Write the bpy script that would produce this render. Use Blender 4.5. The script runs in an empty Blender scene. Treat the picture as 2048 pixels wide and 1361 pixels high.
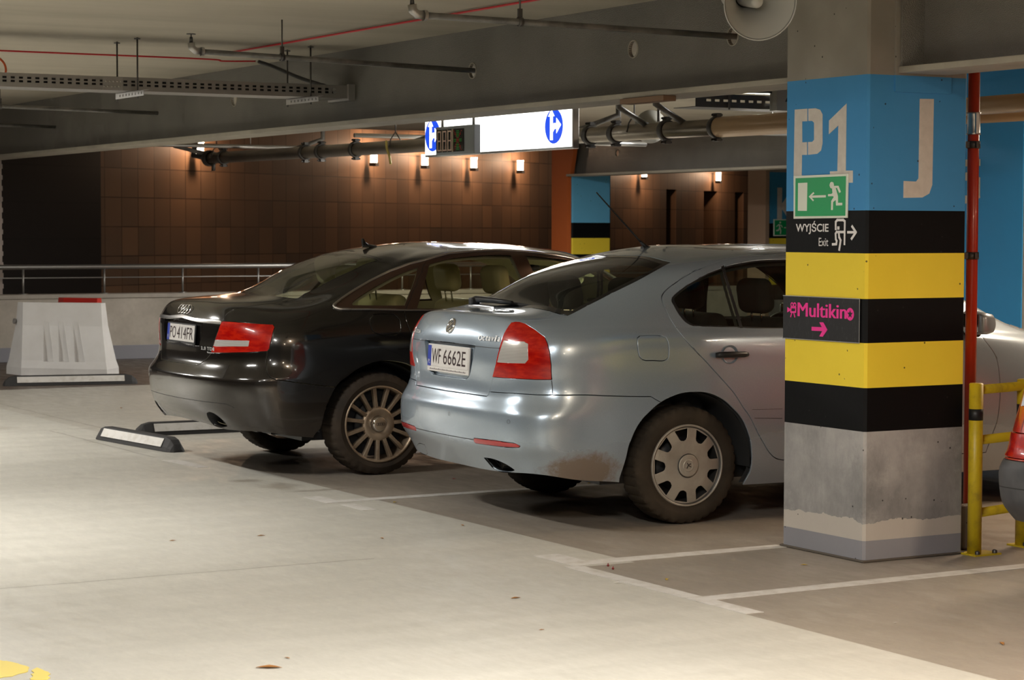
import bpy, bmesh, math, random
import numpy as np
from mathutils import Vector, Matrix
from mathutils.geometry import delaunay_2d_cdt
random.seed(7)
PI=math.pi
SC=bpy.context.scene
COL=SC.collection
# ------------------------------------------------------------------ camera
# world: X runs along the parked cars (nose = +X), Y runs along the beams away to the left, Z up, metres
CAM_H=1.57
_p,_r,_y=math.radians(2.889),math.radians(.112),math.radians(60.136)
fwd=Vector((math.cos(_y)*math.cos(_p),math.sin(_y)*math.cos(_p),-math.sin(_p)))
rgt=Vector((math.sin(_y),-math.cos(_y),0)); upv=rgt.cross(fwd)
r2=rgt*math.cos(_r)+upv*math.sin(_r); u2=upv*math.cos(_r)-rgt*math.sin(_r)
cd=bpy.data.cameras.new('camera'); cam=bpy.data.objects.new('camera',cd); COL.objects.link(cam)
M=Matrix((r2,u2,-fwd)).transposed().to_4x4(); M.translation=Vector((0,0,CAM_H)); cam.matrix_world=M
cd.sensor_width=36; cd.sensor_fit='HORIZONTAL'; cd.lens=4375/2048*36; cd.clip_start=.1; cd.clip_end=300
cd.dof.use_dof=True; cd.dof.focus_distance=11.0; cd.dof.aperture_fstop=9.0
SC.camera=cam
# ------------------------------------------------------------------ world and exposure
W=bpy.data.worlds.new('world'); SC.world=W; W.use_nodes=True
bg=W.node_tree.nodes['Background']; bg.inputs[0].default_value=(1,.80,.62,1); bg.inputs[1].default_value=.012
SC.view_settings.view_transform='Standard'; SC.view_settings.look='None'
SC.view_settings.exposure=1.22; SC.view_settings.gamma=1; SC.view_settings.use_curve_mapping=False
SC.cycles.use_denoising=True
SC.cycles.max_bounces=10; SC.cycles.transparent_max_bounces=24
SC.cycles.sample_clamp_indirect=6; SC.cycles.caustics_reflective=False; SC.cycles.caustics_refractive=False
# luminaires (the garage's own fluorescent fittings, plus two unseen ones placed to brighten surfaces): position, rotation about z, watts, colour
COOL=(1.0,.97,.92); WARM=(1.0,.74,.50)
LUMS=[ # x,y,z,rot,watt,colour
 (0.6,2.2,2.60,PI/2,24,COOL),(3.3,5.4,2.60,PI/2,66,COOL),(2.8,11.2,2.60,PI/2,46,COOL),(3.0,16.2,2.60,PI/2,60,COOL),(2.4,20.0,2.60,PI/2,50,COOL),
 (4.2,-1.2,2.60,PI/2,32,WARM),(5.6,3.2,2.60,PI/2,62,WARM),
 (10.9,14.3,2.67,0.0,50,COOL),(10.6,18.6,2.62,PI/2,55,COOL),(10.1,9.3,2.62,PI/2,48,WARM),(10.0,3.5,2.62,PI/2,40,WARM),  # the warm one by the blue wall is unseen, placed to brighten it
 (12.2,21.6,2.62,PI/2,60,COOL)]  # unseen lamp added to brighten the far striped pillar
# ------------------------------------------------------------------ spline skin used for the car bodies
# ---- smooth car skin: an interpolating tensor spline through a grid of points (x forward, s outward, z up) ----
def _nat(t):
    n=len(t);h=np.diff(t);A=np.eye(n);B=np.zeros((n,n))
    for i in range(1,n-1):
        A[i,i-1]=h[i-1];A[i,i]=2*(h[i-1]+h[i]);A[i,i+1]=h[i]
        B[i,i-1]=6/h[i-1];B[i,i]=-6/h[i-1]-6/h[i];B[i,i+1]=6/h[i]
    return np.linalg.solve(A,B)
def _w(t,M,q):
    q=np.clip(q,t[0],t[-1]);i=np.clip(np.searchsorted(t,q)-1,0,len(t)-2);h=t[i+1]-t[i]
    a=(t[i+1]-q)/h;b=(q-t[i])/h;W=np.zeros((len(q),len(t)));r=np.arange(len(q))
    W[r,i]+=a;W[r,i+1]+=b
    return W+((a**3-a)*h*h/6)[:,None]*M[i]+((b**3-b)*h*h/6)[:,None]*M[i+1]
class Skin:
    def __init__(s,G):
        G=np.array(G,float);s.nc,s.nr=G.shape[:2];K=3
        m=np.array([1,-1,1.])
        E=np.concatenate([G[1:K+1][::-1]*m,G,G[-K-1:-1][::-1]*m],0)
        s.E=np.concatenate([E,E[:,-K-1:-1][:,::-1]*m],1)
        du=np.linalg.norm(np.diff(s.E[:,:s.nr],axis=0),axis=2);dv=np.linalg.norm(np.diff(s.E,axis=1)[K:K+s.nc],axis=2)
        s.tu=np.concatenate([[0],np.cumsum(np.maximum(du[:,:8].mean(1),.05))]);s.tv=np.concatenate([[0],np.cumsum(np.maximum(np.median(dv,0),.04))])
        s.tu-=s.tu[K];s.U=s.tu[K+s.nc-1];s.V=s.tv[s.nr-1]
        s.Mu=_nat(s.tu);s.Mv=_nat(s.tv);s.uk=s.tu[K:K+s.nc];s.vk=s.tv[:s.nr]
    def at(s,u,v):
        u=np.atleast_1d(np.asarray(u,float));v=np.atleast_1d(np.asarray(v,float));out=np.empty((len(u),3))
        for k in range(0,len(u),20000):
            a=_w(s.tu,s.Mu,u[k:k+20000]);b=_w(s.tv,s.Mv,v[k:k+20000])
            out[k:k+20000]=np.einsum('ni,ijk,nj->nk',a,s.E,b,optimize=True)
        return out
    def nrm(s,u,v,e=.004):
        u=np.atleast_1d(np.asarray(u,float));v=np.atleast_1d(np.asarray(v,float))
        a=s.at(np.clip(u+e,None,s.U+.01),v)-s.at(u-e,v);b=s.at(u,np.clip(v+e,0,None))-s.at(u,np.clip(v-e,0,None))
        n=np.cross(a,b);n/=np.linalg.norm(n,axis=1)[:,None]+1e-12
        return n
# ------------------------------------------------------------------ materials
def mat(name,base=(.5,.5,.5),rough=.5,metal=0,coat=0,spec=.5,**k):
    m=bpy.data.materials.new(name); m.use_nodes=True; b=m.node_tree.nodes['Principled BSDF']
    b.inputs['Base Color'].default_value=(*base,1); b.inputs['Roughness'].default_value=rough
    b.inputs['Metallic'].default_value=metal; b.inputs['Coat Weight'].default_value=coat; b.inputs['Coat Roughness'].default_value=k.get('crough',.04)
    b.inputs['Specular IOR Level'].default_value=spec
    if 'emit' in k: b.inputs['Emission Color'].default_value=(*k['emit'],1); b.inputs['Emission Strength'].default_value=k['power']
    return m
class N:
    """small helper for node graphs"""
    def __init__(s,m): s.t=m.node_tree; s.b=s.t.nodes['Principled BSDF']; s.m=m
    def n(s,kind,**k):
        o=s.t.nodes.new(kind)
        for a,v in k.items():
            if a.startswith('i_'): o.inputs[int(a[2:])].default_value=v
            else: setattr(o,a,v)
        return o
    def l(s,a,b): s.t.links.new(a,b)
    def pos(s): return s.n('ShaderNodeTexCoord').outputs['Object']
    def noise(s,scale,detail=4,rough=.6,vec=None,stretch=None,lo=.35,hi=.65):
        v=vec or s.pos()
        if stretch: mp=s.n('ShaderNodeMapping'); mp.inputs['Scale'].default_value=stretch; s.l(v,mp.inputs[0]); v=mp.outputs[0]
        o=s.n('ShaderNodeTexNoise'); o.inputs['Scale'].default_value=scale; o.inputs['Detail'].default_value=detail; o.inputs['Roughness'].default_value=rough; s.l(v,o.inputs['Vector'])
        r=s.n('ShaderNodeMapRange'); r.inputs[1].default_value=lo; r.inputs[2].default_value=hi; s.l(o.outputs[0],r.inputs[0]); return r.outputs[0]
    def mix(s,f,a,b):
        o=s.n('ShaderNodeMix',data_type='RGBA')
        for i,v in ((0,f),(6,a),(7,b)):
            if isinstance(v,(float,int)): o.inputs[i].default_value=v
            elif isinstance(v,tuple): o.inputs[i].default_value=(*v,1)
            else: s.l(v,o.inputs[i])
        return o.outputs[2]
    def math(s,op,a,b=0.):
        o=s.n('ShaderNodeMath',operation=op)
        for i,v in enumerate((a,b)):
            if isinstance(v,(float,int)): o.inputs[i].default_value=v
            else: s.l(v,o.inputs[i])
        return o.outputs[0]
    def sep(s,v=None):
        o=s.n('ShaderNodeSeparateXYZ'); s.l(v or s.pos(),o.inputs[0]); return o.outputs
    def box(s,x,y,z,b):   # 1 inside the box b=(x0,x1,y0,y1,z0,z1); None = unbounded
        r=None
        for c,lo,hi in ((x,b[0],b[1]),(y,b[2],b[3]),(z,b[4],b[5])):
            for v,op in ((lo,'GREATER_THAN'),(hi,'LESS_THAN')):
                if v is None: continue
                q=s.math(op,c,float(v)); r=q if r is None else s.math('MULTIPLY',r,q)
        return r
    def base(s,c): s.l(c,s.b.inputs['Base Color'])
    def rough(s,f): s.l(f,s.b.inputs['Roughness'])
    def bump(s,f,strength=.3,dist=.01):
        o=s.n('ShaderNodeBump'); o.inputs['Strength'].default_value=strength; o.inputs['Distance'].default_value=dist; s.l(f,o.inputs['Height']); s.l(o.outputs[0],s.b.inputs['Normal']); return o
def lerp(n,f,a,b): return n.math('ADD',n.math('MULTIPLY',f,float(b-a)),float(a))
# floor: pale screed in the lane, browner worn screed in the bays
m_floor=mat('floor_screed',rough=.42,spec=.4); n=N(m_floor); x,y,z=n.sep()
f1=n.noise(.55,5); f2=n.noise(9,6,.7,stretch=(1,.35,1)); f3=n.noise(2.2,3,stretch=(.5,2.5,1),lo=.42,hi=.62)
lane=n.mix(f1,(.47,.455,.405),(.56,.545,.49)); lane=n.mix(n.math('MULTIPLY',f3,.35),lane,(.62,.60,.54))
bay=n.mix(f1,(.27,.235,.195),(.33,.29,.245))
edge=n.math('ADD',n.math('MULTIPLY',n.math('LESS_THAN',y,8.62),-.37),5.62)
inb=n.math('MULTIPLY',n.math('GREATER_THAN',x,edge),n.math('ADD',n.math('MULTIPLY',n.math('LESS_THAN',y,13.96),.68),.32))
c=n.mix(inb,lane,bay); c=n.mix(n.math('MULTIPLY',f2,.22),c,(.22,.20,.17))
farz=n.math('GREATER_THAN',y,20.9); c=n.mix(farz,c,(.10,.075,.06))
# oil marks with their own outline
for (ox,oy,sx,sy) in ((5.4,12.25,.16,.26),(5.33,12.6,.13,.12),(6.3,6.0,.5,.22),(4.9,16.9,.35,.25),(4.3,19.0,.5,.6),(5.5,11.95,.3,.06)):
    d=n.math('ADD',n.math('POWER',n.math('DIVIDE',n.math('SUBTRACT',x,ox),sx),2.),n.math('POWER',n.math('DIVIDE',n.math('SUBTRACT',y,oy),sy),2.))
    q=n.n('ShaderNodeMapRange'); q.inputs[1].default_value=1.1; q.inputs[2].default_value=.2; n.l(n.math('ADD',d,n.math('MULTIPLY',n.noise(7,4),.7)),q.inputs[0])
    c=n.mix(n.math('MULTIPLY',q.outputs[0],.55),c,(.16,.12,.08))
# slab joints
for (ax,v0,lo,hi) in (('y',16.55,-2,6.35),('x',5.76,16.55,22),('y',9.33,-6,4.6),('x',5.33,14.2,16.5),('y',3.0,-6,9)):
    p,q=(y,x) if ax=='y' else (x,y)
    j=n.math('LESS_THAN',n.math('ABSOLUTE',n.math('SUBTRACT',n.math('ADD',p,n.math('MULTIPLY',n.noise(3,2),.012)),v0+.006)),.007)
    j=n.math('MULTIPLY',n.math('MULTIPLY',j,n.math('GREATER_THAN',q,float(lo))),n.math('LESS_THAN',q,float(hi)))
    c=n.mix(n.math('MULTIPLY',j,.55),c,(.12,.10,.08))
sc_=n.noise(3.2,7,.75,stretch=(1.6,.5,1),lo=.52,hi=.70); c=n.mix(n.math('MULTIPLY',sc_,.16),c,(.66,.63,.57))
st_=n.noise(1.1,6,.7,lo=.50,hi=.72); c=n.mix(n.math('MULTIPLY',st_,.22),c,(.27,.24,.20))
n.base(c); n.rough(lerp(n,f2,.33,.55)); n.bump(f2,.10,.003)
def concrete(name,a,b,rough=.75,scale=1.6,pores=True):
    m=mat(name,rough=rough,spec=.35); n=N(m); f=n.noise(scale,6,.65); g=n.noise(14,4); c=n.mix(f,a,b); c=n.mix(n.math('MULTIPLY',g,.15),c,tuple(v*.6 for v in a))
    if pores:
        v=n.n('ShaderNodeTexVoronoi'); v.inputs['Scale'].default_value=13; n.l(n.pos(),v.inputs['Vector'])
        q=n.math('LESS_THAN',v.outputs['Distance'],.075); q=n.math('MULTIPLY',q,n.noise(5,2,lo=.48,hi=.56)); c=n.mix(n.math('MULTIPLY',q,.8),c,(.05,.045,.04))
    n.base(c); n.bump(g,.15,.004); return m
m_ceil=mat('ceiling_paint',rough=.8,spec=.2); n=N(m_ceil); f=n.noise(.7,4,stretch=(.3,1.6,1)); n.base(n.mix(f,(.42,.385,.31),(.53,.485,.40)))
m_parapet=concrete('parapet_concrete',(.42,.38,.32),(.60,.55,.48),scale=1.2)
n=N(m_parapet)
m_pcap=concrete('pale_concrete',(.42,.38,.33),(.5,.46,.4),pores=False)
m_beam=mat('beam_paint',(.21,.205,.185),.20,spec=1.0); n=N(m_beam); f=n.noise(210,1,.5); g=n.noise(1.1,3); n.base(n.mix(g,(.19,.185,.165),(.25,.24,.215))); n.bump(f,.8,.004)
m_flange=mat('beam_flange_paint',(.34,.31,.25),.55); n=N(m_flange); f=n.noise(40,3); n.base(n.mix(n.noise(2,4),(.30,.275,.225),(.39,.36,.29))); n.bump(f,.3,.003)
# striped pillars: painted bands by height
def pillar_mat(name,blue=(.06,.27,.56),zt=2.30):
    m=mat(name,rough=.6,spec=.16); n=N(m); x,y,z=n.sep()
    f=n.noise(2.0,6,.65); g=n.noise(16,4); conc=n.mix(f,(.25,.235,.205),(.37,.35,.31)); conc=n.mix(n.math('MULTIPLY',g,.2),conc,(.12,.11,.10))
    low=n.mix(f,(.24,.235,.235),(.40,.39,.38)); low=n.mix(n.math('MULTIPLY',n.noise(4,7,.8,stretch=(1,1,.45),lo=.45,hi=.7),.5),low,(.13,.13,.13)); low=n.mix(n.math('MULTIPLY',n.noise(2.5,7,.75,lo=.55,hi=.7),.4),low,(.55,.53,.50))
    wob=n.math('MULTIPLY',n.noise(5,4,lo=0,hi=1),.10)
    bands=[(0,.103,(.25,.25,.275)),(.621,.828,(.003,.003,.0035)),(.828,1.04,(.82,.62,.045)),(1.04,1.248,(.003,.003,.0035)),(1.248,1.462,(.82,.62,.045)),(1.462,1.664,(.003,.003,.0035)),(1.664,zt,blue)]
    c=n.mix(n.math('GREATER_THAN',z,1.0),low,conc)
    c=n.mix(n.math('MULTIPLY',n.math('LESS_THAN',n.math('ADD',z,wob),.245),.85),c,(.52,.48,.43))
    for a,b,col in bands:
        q=n.math('MULTIPLY',n.math('GREATER_THAN',z,float(a)-1e-4),n.math('LESS_THAN',z,float(b)))
        cc=n.mix(n.math('MULTIPLY',n.noise(1.7,5),.22),col,tuple(min(1,v*1.25+.02) for v in col)) if col[0]>.03 else col
        c=n.mix(q,c,cc)
    v=n.n('ShaderNodeTexVoronoi'); v.inputs['Scale'].default_value=17; n.l(n.pos(),v.inputs['Vector'])
    p=n.math('MULTIPLY',n.math('LESS_THAN',v.outputs['Distance'],.085),n.math('GREATER_THAN',n.noise(6,2,lo=.4,hi=.6),.55)); c=n.mix(n.math('MULTIPLY',p,.85),c,(.02,.02,.02))
    n.base(c); n.bump(g,.12,.003); return m
m_pillar=pillar_mat('striped_pillar_paint')
m_paint=mat('pale_letter_paint',(.62,.57,.50),.6); n=N(m_paint); n.base(n.mix(n.noise(25,4,lo=.3,hi=.8),(.66,.62,.56),(.55,.51,.46)))
m_line=mat('road_line_paint',(.62,.60,.57),.5); n=N(m_line); n.base(n.mix(n.noise(14,6,lo=.45,hi=.75),(.62,.60,.57),(.45,.42,.37)))
m_signw=mat('sign_white',(.72,.76,.66),.4); m_signg=mat('sign_green',(.0,.34,.10),.4)
m_white=mat('white_vinyl',(.75,.73,.72),.45); m_pink=mat('pink_vinyl',(.86,.02,.30),.45)
m_blackboard=mat('black_sign_board',(.022,.022,.024),.4,spec=.3); n=N(m_blackboard); n.base(n.mix(n.math('MULTIPLY',n.noise(30,5,stretch=(1,3,1),lo=.55,hi=.8),.18),(.018,.018,.02),(.2,.2,.2)))
m_alu=mat('brushed_metal',(.55,.54,.52),.35,1); m_steel=mat('galvanised_steel',(.42,.41,.39),.42,.9); 
m_dsteel=mat('dark_steel',(.10,.095,.09),.45,.7); m_pipe=mat('grey_pipe_paint',(.13,.125,.115),.4,.2); n=N(m_pipe); n.base(n.mix(n.noise(8,3),(.10,.098,.09),(.20,.19,.175)))
m_bigpipe=mat('drain_pipe_metal',(.36,.32,.27),.33,.75); n=N(m_bigpipe); n.base(n.mix(n.noise(4,4,stretch=(1,.2,1)),(.22,.20,.17),(.45,.40,.33)))
m_gold=mat('ochre_pipe_paint',(.55,.36,.18),.4,.3)
m_redpipe=mat('red_pipe_paint',(.50,.035,.012),.35,coat=.2); m_redcable=mat('red_cable',(.55,.01,.02),.4); m_orangec=mat('orange_cable',(.6,.10,.02),.4)
m_yellow=mat('yellow_post_paint',(.62,.46,.015),.4); n=N(m_yellow); n.base(n.mix(n.noise(12,5,lo=.5,hi=.75),(.62,.46,.015),(.38,.27,.02)))
m_black=mat('black_plastic',(.012,.012,.013),.45); m_blackg=mat('gloss_black',(.008,.008,.009),.08,coat=.5); m_rubber=mat('black_rubber',(.022,.021,.021),.7)
m_barrier=mat('white_barrier_plastic',(.62,.60,.59),.45); n=N(m_barrier); n.base(n.mix(n.math('MULTIPLY',n.noise(3,5),.4),(.80,.79,.78),(.62,.59,.56)))
m_redplastic=mat('red_barrier_plastic',(.6,.03,.02),.4)
m_horn=mat('grey_horn_plastic',(.34,.34,.31),.4)
# ------------------------------------------------------------------ mesh helpers
def tag(o,label=None,cat=None,group=None,kind=None):
    for k,v in (('label',label),('category',cat),('group',group),('kind',kind)):
        if v: o[k]=v
    return o
def empty(name,loc=(0,0,0),rz=0,**k):
    o=bpy.data.objects.new(name,None); COL.objects.link(o); o.empty_display_size=.1; o.location=loc; o.rotation_euler=(0,0,rz); tag(o,**k); return o
def link(name,me,parent=None,**k):
    o=bpy.data.objects.new(name,me); COL.objects.link(o)
    if parent: o.parent=parent
    tag(o,**k); return o
class MB:
    """collects geometry for ONE mesh object"""
    def __init__(s): s.v=[]; s.f=[]; s.mi=[]; s.sm=[]
    def add(s,v,f,mi=0,smooth=False):
        k=len(s.v); s.v+= [tuple(p) for p in v]; s.f+=[tuple(i+k for i in q) for q in f]; s.mi+=[mi]*len(f); s.sm+=[smooth]*len(f); return s
    def box(s,x0,x1,y0,y1,z0,z1,mi=0,R=None,T=None):
        v=[(x,y,z) for x in (x0,x1) for y in (y0,y1) for z in (z0,z1)]
        if R is not None: v=[R@Vector(p) for p in v]
        if T is not None: v=[Vector(p)+Vector(T) for p in v]
        return s.add(v,[(0,1,3,2),(4,6,7,5),(0,4,5,1),(2,3,7,6),(0,2,6,4),(1,5,7,3)],mi)
    def prism(s,poly,o,a,b,n,t,mi=0):
        """polygon (2-D) placed at o with axes a,b, thickness t along n (thin paint films differ a hair so that they never coincide)"""
        if t<.003: t*=1+.5*random.random()
        o,a,b,n=map(Vector,(o,a,b,n)); k=len(poly)
        ar=sum(poly[i][0]*poly[(i+1)%k][1]-poly[(i+1)%k][0]*poly[i][1] for i in range(k))
        if (ar>0)!=(a.cross(b).dot(n)>0): poly=poly[::-1]
        lo=[o+a*p[0]+b*p[1] for p in poly]; hi=[p+n*t for p in lo]
        return s.add(lo+hi,[tuple(range(k))[::-1],tuple(range(k,2*k))]+[(i,(i+1)%k,k+(i+1)%k,k+i) for i in range(k)],mi)
    def tube(s,pts,r,seg=12,mi=0,cap=True):
        pts=[Vector(p) for p in pts]; rs=r if isinstance(r,(list,tuple)) else [r]*len(pts); rings=[]; ref=None
        for i,p in enumerate(pts):
            d=(pts[min(i+1,len(pts)-1)]-pts[max(i-1,0)]).normalized()
            if ref is None: ref=Vector((0,0,1)) if abs(d.z)<.9 else Vector((1,0,0))
            e=(ref-d*ref.dot(d)).normalized(); ref=e; g=d.cross(e)
            rings.append([p+(e*math.cos(t)+g*math.sin(t))*rs[i] for t in [2*PI*j/seg for j in range(seg)]])
        v=[q for R in rings for q in R]; f=[]
        for i in range(len(pts)-1):
            for j in range(seg): f.append((i*seg+j,i*seg+(j+1)%seg,(i+1)*seg+(j+1)%seg,(i+1)*seg+j))
        s.add(v,f,mi,True)
        if cap:
            k=len(s.v)-len(v); s.f+=[tuple(k+j for j in range(seg))[::-1],tuple(k+(len(pts)-1)*seg+j for j in range(seg))]; s.mi+=[mi]*2; s.sm+=[False]*2
        return s
    def lathe(s,prof,o,axis,seg=48,mi=0,close=False,smooth=True):
        """prof: (distance along axis, radius)"""
        o=Vector(o); d=Vector(axis).normalized(); ref=Vector((0,0,1)) if abs(d.z)<.9 else Vector((1,0,0)); e=(ref-d*ref.dot(d)).normalized(); g=d.cross(e)
        v=[o+d*h+(e*math.cos(t)+g*math.sin(t))*r for h,r in prof for t in [2*PI*j/seg for j in range(seg)]]; f=[]
        m=len(prof)
        for i in range(m if close else m-1):
            for j in range(seg): f.append((i*seg+j,i*seg+(j+1)%seg,((i+1)%m)*seg+(j+1)%seg,((i+1)%m)*seg+j))
        return s.add(v,f,mi,smooth)
    def build(s,name,mats,parent=None,bevel=0,seg=2,fix=True,**k):
        me=bpy.data.meshes.new(name); me.from_pydata([tuple(p) for p in s.v],[],s.f)
        for m in (mats if isinstance(mats,(list,tuple)) else [mats]): me.materials.append(m)
        for i,p in enumerate(me.polygons): p.material_index=s.mi[i]; p.use_smooth=s.sm[i]
        if fix:
            b=bmesh.new(); b.from_mesh(me); bmesh.ops.recalc_face_normals(b,faces=b.faces[:]); b.to_mesh(me); b.free()
        o=link(name,me,parent,**k)
        if bevel:
            md=o.modifiers.new('bevel','BEVEL'); md.width=bevel; md.segments=seg; md.limit_method='ANGLE'; md.angle_limit=.6
        return o
def inpoly(px,py,poly):
    poly=np.asarray(poly,float); r=np.zeros(len(px),bool); x0,y0=poly[:,0],poly[:,1]; x1,y1=np.roll(x0,-1),np.roll(y0,-1)
    for a,b,c,d in zip(x0,y0,x1,y1):
        if b==d: continue
        h=((b>py)!=(d>py)); r^=h&(px<(c-a)*(py-b)/(d-b)+a)
    return r
def circle(cx,cy,r,k=20,sy=None): return [(cx+r*math.cos(2*PI*i/k),cy+(sy or r)*math.sin(2*PI*i/k)) for i in range(k)]
def holed(mb,outer,holes,o,a,b,n,t,mi=0):
    """flat plate of thickness t with holes cut through it"""
    o,a,b,n=map(Vector,(o,a,b,n)); V=[];E=[]
    for P in [outer]+holes:
        k=len(V); V+=[Vector(p) for p in P]; E+=[(k+i,k+(i+1)%len(P)) for i in range(len(P))]
    r=delaunay_2d_cdt(V,E,[],0,1e-6); vs,fs=r[0],r[2]; c=np.array([sum((np.array(vs[i]) for i in f),np.zeros(2))/3 for f in fs])
    keep=inpoly(c[:,0],c[:,1],outer)
    for h in holes: keep&=~inpoly(c[:,0],c[:,1],h)
    lo=[o+a*p[0]+b*p[1] for p in vs]; F=[tuple(fs[i]) for i in np.where(keep)[0]]; m=len(lo)
    S=[]
    for P in [outer]+holes:
        ids=[min(range(m),key=lambda q:(vs[q]-Vector(p)).length) for p in P]
        S+=[(ids[i],ids[(i+1)%len(P)],ids[(i+1)%len(P)]+m,ids[i]+m) for i in range(len(P))]
    return mb.add(lo+[p+n*t for p in lo],F+[tuple(i+m for i in f[::-1]) for f in F]+S,mi)
def stroke(pts,w):
    """polyline with width -> list of quads (2-D)"""
    out=[]
    for p,q in zip(pts[:-1],pts[1:]):
        d=Vector(q)-Vector(p); L=d.length; d/=L; nn=Vector((-d.y,d.x))*w/2; e=d*w*.35
        out.append([tuple(Vector(p)-e+nn),tuple(Vector(q)+e+nn),tuple(Vector(q)+e-nn),tuple(Vector(p)-e-nn)])
    return out
_txt={}
def text_polys(s,bold=0):
    k=(s,bold)
    if k in _txt: return _txt[k]
    cu=bpy.data.curves.new('lettering','FONT'); cu.body=s; cu.size=1; cu.offset=bold; cu.resolution_u=3
    o=bpy.data.objects.new('lettering',cu); COL.objects.link(o); dg=bpy.context.evaluated_depsgraph_get(); me=bpy.data.meshes.new_from_object(o.evaluated_get(dg))
    v=np.array([p.co[:2] for p in me.vertices]); f=[tuple(p.vertices) for p in me.polygons]
    bpy.data.objects.remove(o); bpy.data.curves.remove(cu); bpy.data.meshes.remove(me)
    v-=v.min(0); _txt[k]=(v,f,v.max(0)); return _txt[k]
def text(mb,s,o,a,b,w,h,mi=0,bold=0,lift=0):
    """text filling a w x h box whose lower left corner is o, axes a (along) and b (up)"""
    v,f,mx=text_polys(s,bold); o,a,b=map(Vector,(o,a,b)); n=a.cross(b)*lift
    return mb.add([o+a*(p[0]/mx[0]*w)+b*(p[1]/mx[1]*h)+n for p in v],f,mi)
# ================================================================== THE BUILDING
X0,Y0_,X1,Y1=-14,-16,27,25.0   # floor slab
MB().box(X0,X1,Y0_,Y1+.4,-.3,0).build('floor',m_floor,kind='structure')
MB().box(X0,X1,Y0_,Y1+.5,2.86,3.15).build('ceiling',m_ceil,kind='structure')
# parapet at the open edge of the deck, slightly skewed to the grid
PD=Vector((math.cos(math.radians(-2)),math.sin(math.radians(-2)),0)); PN=Vector((-PD.y,PD.x,0)); PO=Vector((8.2,25.2,0))
RP=Matrix((PD,PN,Vector((0,0,1)))).transposed()
b=MB(); b.box(-9,16,0,.32,0,.74,0,RP,PO); b.box(-9,16,-.02,.34,.74,.79,1,RP,PO); b.box(-9,16,-.012,0,0,.17,2,RP,PO)
b.build('wall_parapet',[m_parapet,m_pcap,mat('grey_skirting_paint',(.27,.27,.30),.5)],kind='structure',bevel=.008)
# closing walls of the hall, out of the picture to the sides and behind the camera
m_wallc=concrete('wall_concrete',(.16,.15,.135),(.22,.21,.185))
MB().box(X0-.3,X0,Y0_,Y1+5,0,3.15).build('wall_lane_side',m_wallc,kind='structure')
MB().box(X0,X1,Y0_-.3,Y0_,0,3.15).build('wall_rear',m_wallc,kind='structure')
MB().box(X1,X1+.3,Y0_,18,0,3.15).build('wall_far_right',m_wallc,kind='structure')
# ---- stone clad wall across the open shaft, with slots and a dark glazed bay
WD=Vector((math.cos(math.radians(31.7)),math.sin(math.radians(31.7)),0)); WN=Vector((WD.y,-WD.x,0)); WO=Vector((20.0,34.6,0))  # WN faces us
RW=Matrix((WD,-WN,Vector((0,0,1)))).transposed()
m_stone=mat('brown_stone_tiles',rough=.55,spec=.3); n=N(m_stone); uv=n.n('ShaderNodeTexCoord').outputs['Object']; mp=n.n('ShaderNodeMapping'); mp.inputs['Rotation'].default_value=(0,0,-math.radians(31.7)); n.l(uv,mp.inputs[0])
sx,sy,sz=n.sep(mp.outputs[0]); cmb=n.n('ShaderNodeCombineXYZ'); n.l(sx,cmb.inputs[0]); n.l(sz,cmb.inputs[1])
br=n.n('ShaderNodeTexBrick'); br.offset=0; br.inputs['Scale'].default_value=1; br.inputs['Brick Width'].default_value=.36; br.inputs['Row Height'].default_value=.40; br.inputs['Mortar Size'].default_value=.008; br.inputs['Mortar Smooth'].default_value=.3
br.inputs['Color1'].default_value=(.26,.145,.08,1); br.inputs['Color2'].default_value=(.15,.095,.062,1); br.inputs['Mortar'].default_value=(.05,.03,.02,1); n.l(cmb.outputs[0],br.inputs[0])
n.base(n.mix(n.math('MULTIPLY',n.noise(1.2,5),.5),br.outputs[0],(.22,.12,.07)))
b=MB()
SLOT=[(6.5,7.0),(8.45,9.2),(10.2,10.7)]   # tall dark openings towards the right
xs=[-11.94]+[q for s in SLOT for q in s]+[18]
for a,c in zip(xs[::2],xs[1::2]): b.box(a,c,0,.5,-4,2.42,0,RW,WO)
b.box(-11.94,18,0,.5,2.42,7,0,RW,WO)
b.build('wall_stone_clad',m_stone,kind='structure')
m_darkglass=mat('dark_recess',(.03,.022,.018),.5); b=MB(); b.box(-11.9,18,.55,.8,-4,2.6,0,RW,WO); b.build('wall_slot_backing',m_darkglass,kind='structure')
m_darkpanel=mat('dark_cladding',(.012,.008,.007),.6); n=N(m_darkpanel); x,y,z=n.sep(); n.base(n.mix(n.math('LESS_THAN',n.math('FRACT',n.math('MULTIPLY',z,2.1)),.05),(.013,.009,.008),(.008,.006,.005)))
b=MB(); b.box(-19,-11.94,-.05,.4,-4,7,0,RW,WO); b.build('wall_dark_bay',m_darkpanel,kind='structure')
MB().box(-10,48,34,62,-4.3,-4).build('floor_shaft',m_wallc,kind='structure')
# ribbed pale column at the left edge of the opening
m_rib=mat('pale_ribbed_render',(.50,.42,.38),.6)
b=MB(); c0=Vector((7.46,25.75,0)); 
for i in range(22):
    z=.0+i*.13; rr=.0
    b.box(-1.1,.30-.012,0,.5,z,z+.075,0,RP,c0); b.box(-1.1,.30+.0,-.0,.52,z+.075,z+.13,0,RP,c0)
b.build('wall_ribbed_column',m_rib,kind='structure')
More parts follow.
